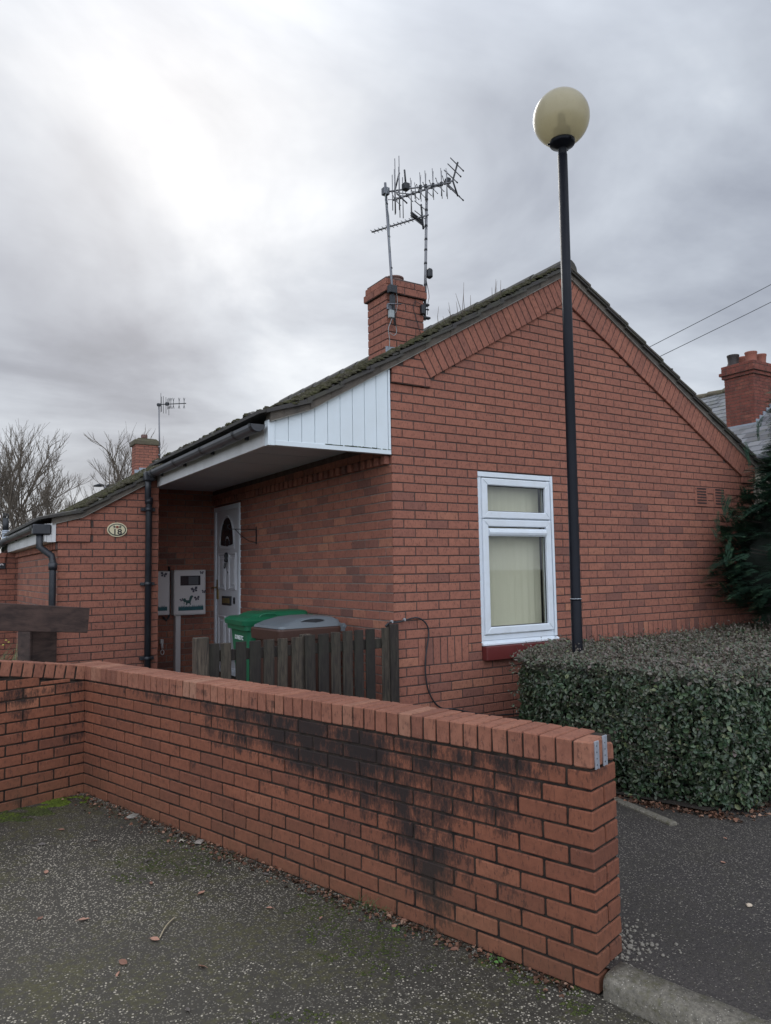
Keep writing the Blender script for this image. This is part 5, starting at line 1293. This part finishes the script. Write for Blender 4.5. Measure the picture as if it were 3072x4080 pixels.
# ================================================================== OLD HOUSE on the right
oh = empty('slate_roofed_house', (13, 4, -1.5), 'old house with a grey slate roof behind the gable on the right', 'house')
t = NT('slate'); o = t.obj(); ti = t.tint(); c = t.ramp(ti, [(0, (.085, .088, .092)), (.5, (.135, .14, .15)), (1, (.20, .205, .215))]); n = t.noise(o, 5, 5, .6); c = t.mix(t.ramp(n, [(.5, 0), (.75, .6)]), c, (.10, .105, .06))
t.bsdf(c, .38, t.bump(t.noise(o, 40, 3), .2, .003)); M_SLATE = t.mat
w = MB(); ex, ez, rx_, rz_ = 11.0, 2.28, 14.26, 4.556
nr = 17
for i in range(nr):
    xa = ex+(rx_-ex)*i/nr; xb = ex+(rx_-ex)*(i+1.12)/nr; za = ez+(rz_-ez)*i/nr; zb = ez+(rz_-ez)*(i+1.12)/nr
    y = -5+(.15 if i % 2 else 0)
    while y < 16:
        j = random.uniform(-.006, .008); w.add([(xa, y, za+.022+j), (xa, y+.292, za+.022+j), (xb, y+.292, zb+.004), (xb, y, zb+.004), (xa, y, za), (xa, y+.292, za)], [(0, 1, 2, 3)[::-1], (0, 4, 5, 1)], 0, random.random())
        y += .30
w.add([(ex, -5, ez-.01), (ex, 16, ez-.01), (rx_, 16, rz_-.01), (rx_, -5, rz_-.01), (17.5, -5, ez-.01), (17.5, 16, ez-.01)], [(0, 3, 2, 1), (3, 4, 5, 2)], 0, .3)
w.build('roof', M_SLATE, oh)
w = MB(); y = -5
while y < 16: w.tube([(rx_, y, rz_+.0), (rx_, y+.46, rz_+.03)], .085, 8); y += .45
w.build('ridge_tiles', bpy.data.materials['mossy_cap'], oh)
M_REND = plain('cream_render', (.46, .42, .34), .9, var=.1, scale=3)
w = MB(); w.box(11.25, 17.3, -4.9, 15.9, -1.5, 2.15); w.build('wall', M_REND, oh)
w = MB(); w.tube([(10.95, -5, 2.22), (10.95, 16, 2.22)], .055, 8); w.cbox(11.0, 11.26, -5, 16, 2.08, 2.22, .01); w.build('gutter', M_DPLAST, oh)
w = MB(); cb_ = lambda: min(1, max(0, random.gauss(.5, .2)))
brick_stack(w, 12.33, 13.5, 4.3, 5.0, 2.7, 4.35, tf=cb_); brick_stack(w, 12.29, 13.54, 4.26, 5.04, 4.35, 4.425, tf=cb_); brick_stack(w, 12.25, 13.58, 4.22, 5.08, 4.425, 4.50, tf=cb_); brick_stack(w, 12.29, 13.54, 4.26, 5.04, 4.50, 4.65, tf=cb_)
chb = w.build('chimney', [M_BRICKB, M_MORTB], oh)
M_POT = plain('terracotta_pot', (.26, .085, .055), .8, var=.25, scale=6, dirt=(.05, .035, .03), dirtamt=.6); M_POTB = plain('black_pot', (.03, .022, .02), .7)
for i, (px, py, mt) in enumerate(((12.50, 4.86, M_POTB), (12.62, 4.50, M_POT), (13.02, 4.52, M_POT), (12.86, 4.84, M_POT))):
    w = MB(); w.lathe([(.15, 0), (.145, .02), (.115, .10), (.125, .22), (.135, .25), (.135, .275), (.11, .28), (.09, .10)], (px, py, 4.64), 14); w.build('chimney_pot', mt, chb)
w = MB()
x = 12.30
w.prism([(4.25, 3.10), (5.04, 3.10), (5.04, 3.24), (4.25, 3.24)], 12.305, 12.33, plane='yz')
for k in range(9): w.cbox(12.33+k*.14, 12.33+k*.14+.16, 4.27, 4.30, 3.12+k*.098, 3.32+k*.098, .003)
w.build('flashing', M_LEAD, chb)
ow = MB(); frame_rect(ow, 2.2, 3.3, .35, 1.85, .08, 11.18, 11.26, .005); 
ow.v = [(y, x, z) for x, y, z in ow.v]; ow.f = [f[::-1] for f in ow.f]
win2 = ow.build('window', M_UPVC, oh)
w = MB(); w.box(11.22, 11.25, 2.28, 3.22, .43, 1.77); w.box(11.19, 11.23, 2.28, 3.22, 1.2, 1.26, 1); w.build('pane', [bpy.data.materials['dark_door_glass'], M_UPVC], win2)
# overhead wires
q1 = Vector((6.658, 2.612, 3.641)); q2 = Vector((8.298, 1.491, 4.616)); r1_ = Vector((6.771, 2.557, 3.467)); r2_ = Vector((8.306, 1.513, 4.332))
for a, b, lb in ((q1, q2, 'upper thin wire crossing the sky at the right edge'), (r1_, r2_, 'lower thin wire crossing the sky at the right edge')):
    d_ = b-a; w = MB(); pts = []
    for k in range(13):
        f = -1.45+k*(9.0/12); p = a+d_*f; p.z += .012*(f)*(f-1); pts.append(p)
    w.tube(pts, .0055, 5); tag(w.build('overhead_wire', M_DPLAST), lb, 'wire', 'overhead wires')
# ================================================================== PLANTS and litter
gc = empty('grass_clump', (-2.75, 3.6, -1.3), 'clump of long green strap-leaved grass behind the timber rail at the left edge', 'plant')
M_GRS = leaf_mat('strap_leaf', [(0, (.03, .06, .02)), (.5, (.07, .13, .04)), (1, (.16, .22, .09))], (.2, .2, .08), .5, .15)
V, F, T = [], [], []
for _ in range(900):
    x = -2.85+random.gauss(0, .25); y = 3.5+random.gauss(0, .25); a = random.uniform(0, 2*PI); ln = random.uniform(.35, .85); z0 = -1.30; lean_ = random.uniform(.15, .75); wd = .006
    prev = None; px, py, pz = x, y, z0
    for k in range(5):
        f = k/4; cx_ = x+math.cos(a)*ln*lean_*f*f; cy_ = y+math.sin(a)*ln*lean_*f*f; cz_ = z0+ln*(f-.35*lean_*f**3); ww = wd*(1-f*.8); sx, sy = -math.sin(a)*ww, math.cos(a)*ww
        V += [(cx_-sx, cy_-sy, cz_), (cx_+sx, cy_+sy, cz_)]
        if k: b = len(V); F.append((b-4, b-3, b-1, b-2)); T.append(random.random())
np_mesh('leaves', np.array(V), np.array(F), M_GRS, gc, np.array(T))
w = MB()
for _ in range(40): x, y = -2.8+random.gauss(0, .2), 3.45+random.gauss(0, .2); w.cbox(x, x+.012, y, y+.012, -.62+random.uniform(-.1, .12), -.605+random.uniform(-.1, .12), .003) if False else blob(w, (x, y, -.55+random.uniform(-.15, .08)), .012, 5)
w.build('yellow_buds', plain('yellow_bud', (.45, .42, .08), .7), gc)
M_WEED = leaf_mat('weed_leaf', [(0, (.06, .16, .03)), (1, (.12, .26, .06))], (.2, .2, .05), .5, .2)
def weed(s_, off, r, label):
    e = empty('weed', tuple(WM @ Vector((s_, off, -.83))), label, 'weed'); P, N, L = [], [], []
    b = WM @ Vector((s_, off, -.825)); w = MB()
    for k in range(7):
        a = 2*PI*k/7+random.uniform(-.3, .3); tip = b+Vector((math.cos(a)*r, math.sin(a)*r, r*random.uniform(.4, 1.3))); w.tube([b, tip], .0012, 4); P.append(tuple(tip)); N.append((math.cos(a)*.3, math.sin(a)*.3, 1)); L.append(r*.9)
    w.build('stems', M_GRS, e); L = np.array(L); leaves_mesh('leaves', np.array(P), np.array(N), L, L*.38, M_WEED, e, RNG.random(len(P)), fold=.1)
weed(.43, .045, .022, 'tiny bright green seedling at the foot of the garden wall'); weed(.92, .10, .013, 'tiny pale seedling on the asphalt near the wall')
w = MB()
for _ in range(26):
    b = WM @ Vector((1.12+random.gauss(0, .05), .02+random.random()*.02, -.84)); a = random.uniform(0, 2*PI); w.tube([b, b+Vector((math.cos(a)*.02, math.sin(a)*.02, .05)), b+Vector((math.cos(a)*.06, math.sin(a)*.06, random.uniform(.04, .09)))], [.0012, .001, .0005], 3)
tag(w.build('grass_tuft', M_GRS), 'thin wispy tuft of grass at the foot of the garden wall', 'grass')
# moss cushions on the car park
def moss_patch(name, cx_, cy_, rx_, ry_, n, mat, rmin=.006, rmax=.016, label=None):
    w = MB()
    for _ in range(n):
        a = random.uniform(0, 2*PI); q = math.sqrt(random.random()); x = cx_+rx_*q*math.cos(a); y = cy_+ry_*q*math.sin(a)
        if mn.noise(Vector((x*9, y*9, 2)))+.35-q*.45 < 0: continue
        blob(w, (x, y, CPz(x, y)+.001), random.uniform(rmin, rmax), 6, .42)
    o_ = w.build(name, mat); o_['kind'] = 'stuff'; return o_
mp = []
M_MOSSD = moss_mat('dull_moss', (.050, .062, .022), (.075, .085, .030), (.03, .034, .015))
moss_patch('moss', -2.33, .73, .17, .12, 900, M_MOSSG); moss_patch('moss', -2.62, .60, .26, .16, 1100, M_MOSSD, .005, .014); moss_patch('moss', -2.75, .62, .18, .07, 350, M_MOSSG, .005, .012)
moss_patch('moss', -1.95, -.75, .40, .35, 900, M_MOSSD, .003, .008); moss_patch('moss', -1.5, -2.0, .30, .50, 1300, M_MOSSD, .003, .008); moss_patch('moss', -2.2, -2.6, .3, .2, 500, M_MOSSD, .003, .008); moss_patch('moss', -1.15, -2.7, .12, .35, 700, M_MOSSD, .003, .009)
# litter: crumbs of leaf and grit gathered along the foot of the wall
M_LITTER = leaf_mat('dead_leaf', [(0, (.035, .022, .014)), (.5, (.115, .058, .036)), (.85, (.25, .12, .075)), (1, (.36, .23, .16))], (.1, .08, .06), .75, .1, .3)
def litter(n, fn, lo, hi, z_up=.004):
    P, N = [], []; L = RNG.uniform(lo, hi, n)
    for _ in range(n):
        x, y = fn(); z = (CPz if loc(x, y)[1] > -.05 else PZf)(x, y); P.append((x, y, z+random.uniform(.001, z_up))); N.append((random.gauss(0, .35), random.gauss(0, .35), 1))
    return np.array(P), np.array(N), L
def along():
    s_ = random.uniform(.1, LEN-.02); d_ = .008+abs(random.gauss(0, .03+.012*s_)); p = WM @ Vector((s_, d_, 0)); return p.x, p.y
P, N, L = litter(1300, along, .006, .028, .014); o_ = leaves_mesh('leaf_litter', P, N, L, L*RNG.uniform(.25, .5, len(L)), M_LITTER, None, RNG.random(len(L))**1.4, fold=.5); o_['kind'] = 'stuff'
def hedgefoot():
    if random.random() < .5: s_ = random.random(); x, y = .62+.32*s_, -1.5-.72*s_; return x+random.gauss(0, .03), y+random.gauss(0, .03)
    return random.uniform(.9, 2.6), -2.26+random.gauss(0, .05)
P, N, L = litter(700, hedgefoot, .010, .035, .012); o_ = leaves_mesh('leaf_litter', P, N, L, L*RNG.uniform(.25, .5, len(L)), M_LITTER, None, RNG.random(len(L)), fold=.5); o_['kind'] = 'stuff'
w = MB(); M_GRIT = plain('pale_grit', (.20, .18, .15), .9, var=.5, scale=60)
for _ in range(900):
    s_ = random.uniform(.05, LEN-.02); p = WM @ Vector((s_, .006+abs(random.gauss(0, .035)), 0)); blob(w, (p.x, p.y, CPz(p.x, p.y)+.002), random.uniform(.002, .006), 5, .7)
for _ in range(260):
    p = Vector((-.80+random.gauss(0, .09), -2.86+random.gauss(0, .09))); 
    if loc(p.x, p.y)[1] > -.12: continue
    blob(w, (p.x, p.y, PZf(p.x, p.y)+.002), random.uniform(.003, .010), 5, .7)
o_ = w.build('grit', M_GRIT); o_['kind'] = 'stuff'
w = MB(); 
for _ in range(900):
    s_ = random.uniform(LEN-.02, LEN-.0); q = random.uniform(0, 1.1); p = WM @ Vector((LEN-.015-abs(random.gauss(0, .03)), q, 0)); blob(w, (p.x, p.y, CPz(p.x, p.y)+.002), random.uniform(.003, .007), 5, .7)
o_ = w.build('dark_grit', M_SOIL); o_['kind'] = 'stuff'
# single fallen leaves on the asphalt
LEAFPOS = [(-2.62,-.55),(-2.30,-.20),(-2.05,.10),(-1.95,-.38),(-1.72,-.55),(-1.62,-.92),(-2.55,-1.25),(-2.66,-1.40),(-2.72,-1.12),(-2.18,-1.02),(-2.0,-1.28),(-1.90,-1.10),(-1.52,-1.22),(-1.42,-1.48),(-2.32,-1.62),(-2.52,-1.82),(-2.48,-1.74),(-1.78,-1.62),(-2.22,-1.95),(-1.62,-1.85),(-2.36,-2.22),(-1.28,-2.42),(-2.02,-2.78),(-1.20,-2.05),(-1.38,-1.02),(-2.12,-.70),(-2.44,.12),(-2.58,-.08),(-1.35,-.72),(-1.98,-3.05)]
M_FL = [plain('fallen_leaf_tan', (.34, .175, .12), .7, var=.3, scale=60), plain('fallen_leaf_brown', (.18, .085, .055), .7, var=.3, scale=60), plain('fallen_leaf_grey', (.10, .085, .075), .8, var=.3, scale=60)]
def leaf_shape(L):
    vs = []; n = 7; cu = random.uniform(.15, .5)
    for k in range(n):
        f = k/(n-1); wd = L*.23*math.sin(PI*min(1, f*1.02+.02))**.7+.0004; x = (f-.5)*L; z = cu*L*(f-.5)**2+.001
        vs += [(x, -wd, z+wd*.45), (x, 0, z), (x, wd, z+wd*random.uniform(.2, .7))]
    fs = []
    for k in range(n-1): a = k*3; fs += [(a, a+1, a+4, a+3), (a+1, a+2, a+5, a+4)]
    return vs, fs
for i, (x, y) in enumerate(LEAFPOS):
    if loc(x, y)[1] < .03: x -= .12; y -= .03
    w = MB(); vs, fs = leaf_shape(random.uniform(.030, .052)); w.add(vs, fs, 0, .5, True); w.tube([(vs[1][0]-.012, 0, .001), (vs[1][0], 0, vs[1][2])], .0007, 4)
    tag(w.build('fallen_leaf', random.choice(M_FL), M=Matrix.Translation((x, y, CPz(x, y)+.003)) @ Matrix.Rotation(random.uniform(0, 6.28), 4, 'Z') @ Matrix.Rotation(random.gauss(0, .25), 4, 'X')), 'small curled brown dead leaf lying on the car park asphalt', 'leaf', 'dead leaves scattered on the car park')
for x, y in ((.30, -2.62), (.62, -2.42), (.78, -3.0), (1.05, -2.75)):
    w = MB(); vs, fs = leaf_shape(.03); w.add(vs, fs, 0, .5, True)
    tag(w.build('fallen_leaf', M_FL[0], M=Matrix.Translation((x, y, PZf(x, y)+.003)) @ Matrix.Rotation(random.uniform(0, 6.28), 4, 'Z')), 'small dead leaf lying on the footpath by the hedge', 'leaf', 'dead leaves on the footpath')
w = MB(); p = Vector((-.05, -2.98)); blob(w, (p.x, p.y, PZf(p.x, p.y)+.006), .013, 10, .7); tag(w.build('pebble', plain('cream_pebble', (.55, .45, .34), .6)), 'cream pebble lying on the dark footpath', 'pebble')
w = MB(); w.tube(smooth([(-2.30, -1.62, CPz(-2.3, -1.62)+.006), (-2.25, -1.54, CPz(-2.25, -1.54)+.012), (-2.19, -1.47, CPz(-2.19, -1.47)+.008)]), .0028, 5); tag(w.build('twig', plain('pale_twig', (.40, .33, .22), .8)), 'pale dry stalk lying on the car park asphalt', 'twig')
def rock(name, x, y, r, col, label, sx=1, sq=.6):
    w = MB(); blob(w, (0, 0, 0), r, 9, sq); w.v = [(a*sx+random.uniform(-.1, .1)*r, b+random.uniform(-.1, .1)*r, c+random.uniform(-.1, .1)*r) for a, b, c in w.v]; w.sm = [False]*len(w.sm)
    tag(w.build(name, plain(name+'_mat', col, .9, var=.3, scale=30), M=Matrix.Translation((x, y, CPz(x, y)+r*.3)) @ Matrix.Rotation(.5, 4, 'Z')), label, 'stone')
c_ = WM @ Vector((LEN-.06, .05, 0)); rock('corner_stone', c_.x, c_.y, .036, (.16, .14, .125), 'grey stone in the corner where the two brick walls meet', 1.3, .8)
c_ = WM @ Vector((3.25, .06, 0)); rock('stone', c_.x, c_.y, .030, (.24, .22, .19), 'pale jagged stone at the foot of the wall near the far corner', 1.5)
c_ = WM @ Vector((2.62, .10, 0)); rock('small_stone', c_.x, c_.y, .017, (.42, .38, .30), 'small pale stone on the asphalt beside the wall', 1)
c_ = WM @ Vector((2.52, .045, 0)); rock('flat_stone', c_.x, c_.y, .028, (.25, .22, .19), 'flat pale stone against the wall foot, second of a pair', 1.3, .4)
# ================================================================== WORLD AND LIGHT
world = bpy.data.worlds.new('World'); sc.world = world; world.use_nodes = True; nt_ = world.node_tree; nt_.nodes.clear()
class WN(NT):
    def __init__(s): s.n = nt_; s.out = nt_.nodes.new('ShaderNodeOutputWorld')
W = WN()
SUN = Vector((.22, .80, .56)).normalized()
sky = W.N('ShaderNodeTexSky', sky_type='NISHITA', sun_disc=False, sun_elevation=math.asin(SUN.z), sun_rotation=math.atan2(SUN.x, SUN.y), altitude=50, air_density=1.2, dust_density=2.0)
tc = W.N('ShaderNodeTexCoord').outputs['Generated']
X = W.N('ShaderNodeSeparateXYZ', i={0: tc}); zc = W.math('ADD', W.math('MAXIMUM', X.outputs[2], 0.0), .22)
P2 = W.N('ShaderNodeCombineXYZ', i={0: W.math('DIVIDE', X.outputs[0], zc), 1: W.math('DIVIDE', X.outputs[1], zc), 2: 0.0}).outputs[0]
big = W.noise(P2, .85, 5, .52, .35); fine = W.noise(P2, 2.6, 5, .55, .3)
big = W.noise(P2, 1.15, 6, .55, .6)
v = W.math('ADD', W.math('MULTIPLY', W.math('SUBTRACT', big, .5), 1.35), W.math('MULTIPLY', W.math('SUBTRACT', fine, .5), .46))
BL = [((.18, .79, .585), 34, .19), ((.28, .834, .476), 120, .12), ((.403, .881, .247), 30, .22), ((.097, .983, .159), 24, .20), ((.45, .75, .45), 18, .06),
      ((.136, .895, .425), 60, -.14), ((.203, .956, .215), 150, -.36), ((.05, .965, .255), 120, -.18), ((.33, .915, .22), 150, -.12), ((.80, .42, .50), 14, -.08), ((.724, .632, .277), 30, .10), ((.196, .931, .308), 60, -.05), ((.56, .74, .36), 40, .06), ((.6, .55, .58), 50, .05)]
for d_, k_, a_ in BL:
    d_ = Vector(d_).normalized(); dt = W.N('ShaderNodeVectorMath', operation='DOT_PRODUCT', i={0: tc, 1: tuple(d_)}).outputs['Value']
    v = W.math('ADD', v, W.math('MULTIPLY', W.math('EXPONENT', W.math('MULTIPLY', W.math('SUBTRACT', dt, 1.0), k_)), a_))
v = W.math('ADD', v, .47)
cc_ = W.ramp(v, [(.0, (.15, .165, .20)), (.25, (.25, .27, .32)), (.42, (.345, .372, .425)), (.62, (.465, .50, .555)), (.85, (.66, .69, .73)), (1.0, (.82, .83, .85))])
# extra gain added to the unseen sky behind the camera, to brighten the gable
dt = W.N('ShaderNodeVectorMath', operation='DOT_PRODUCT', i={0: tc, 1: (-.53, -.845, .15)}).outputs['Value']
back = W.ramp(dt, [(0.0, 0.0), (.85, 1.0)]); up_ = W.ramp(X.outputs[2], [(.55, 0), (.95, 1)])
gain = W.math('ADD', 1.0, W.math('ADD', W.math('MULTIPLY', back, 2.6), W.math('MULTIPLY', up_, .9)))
bg1 = W.N('ShaderNodeBackground', i={'Color': sky.outputs[0], 'Strength': .10})
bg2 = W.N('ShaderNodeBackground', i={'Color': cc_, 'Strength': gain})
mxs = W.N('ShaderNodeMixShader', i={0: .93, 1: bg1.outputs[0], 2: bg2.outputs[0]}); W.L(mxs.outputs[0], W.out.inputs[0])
sl = bpy.data.lights.new('sun', 'SUN'); sl.energy = .8; sl.angle = R(25); sl.color = (1, .97, .93); so = bpy.data.objects.new('sun', sl); COL.objects.link(so)
so.rotation_euler = (-SUN).to_track_quat('-Z', 'Y').to_euler(); so.location = (0, 0, 12)
sc.view_settings.view_transform = 'Standard'; sc.view_settings.look = 'None'; sc.view_settings.gamma = 1; sc.view_settings.exposure = 0.40
sc.render.engine = 'CYCLES'; sc.cycles.max_bounces = 6; sc.cycles.transparent_max_bounces = 8
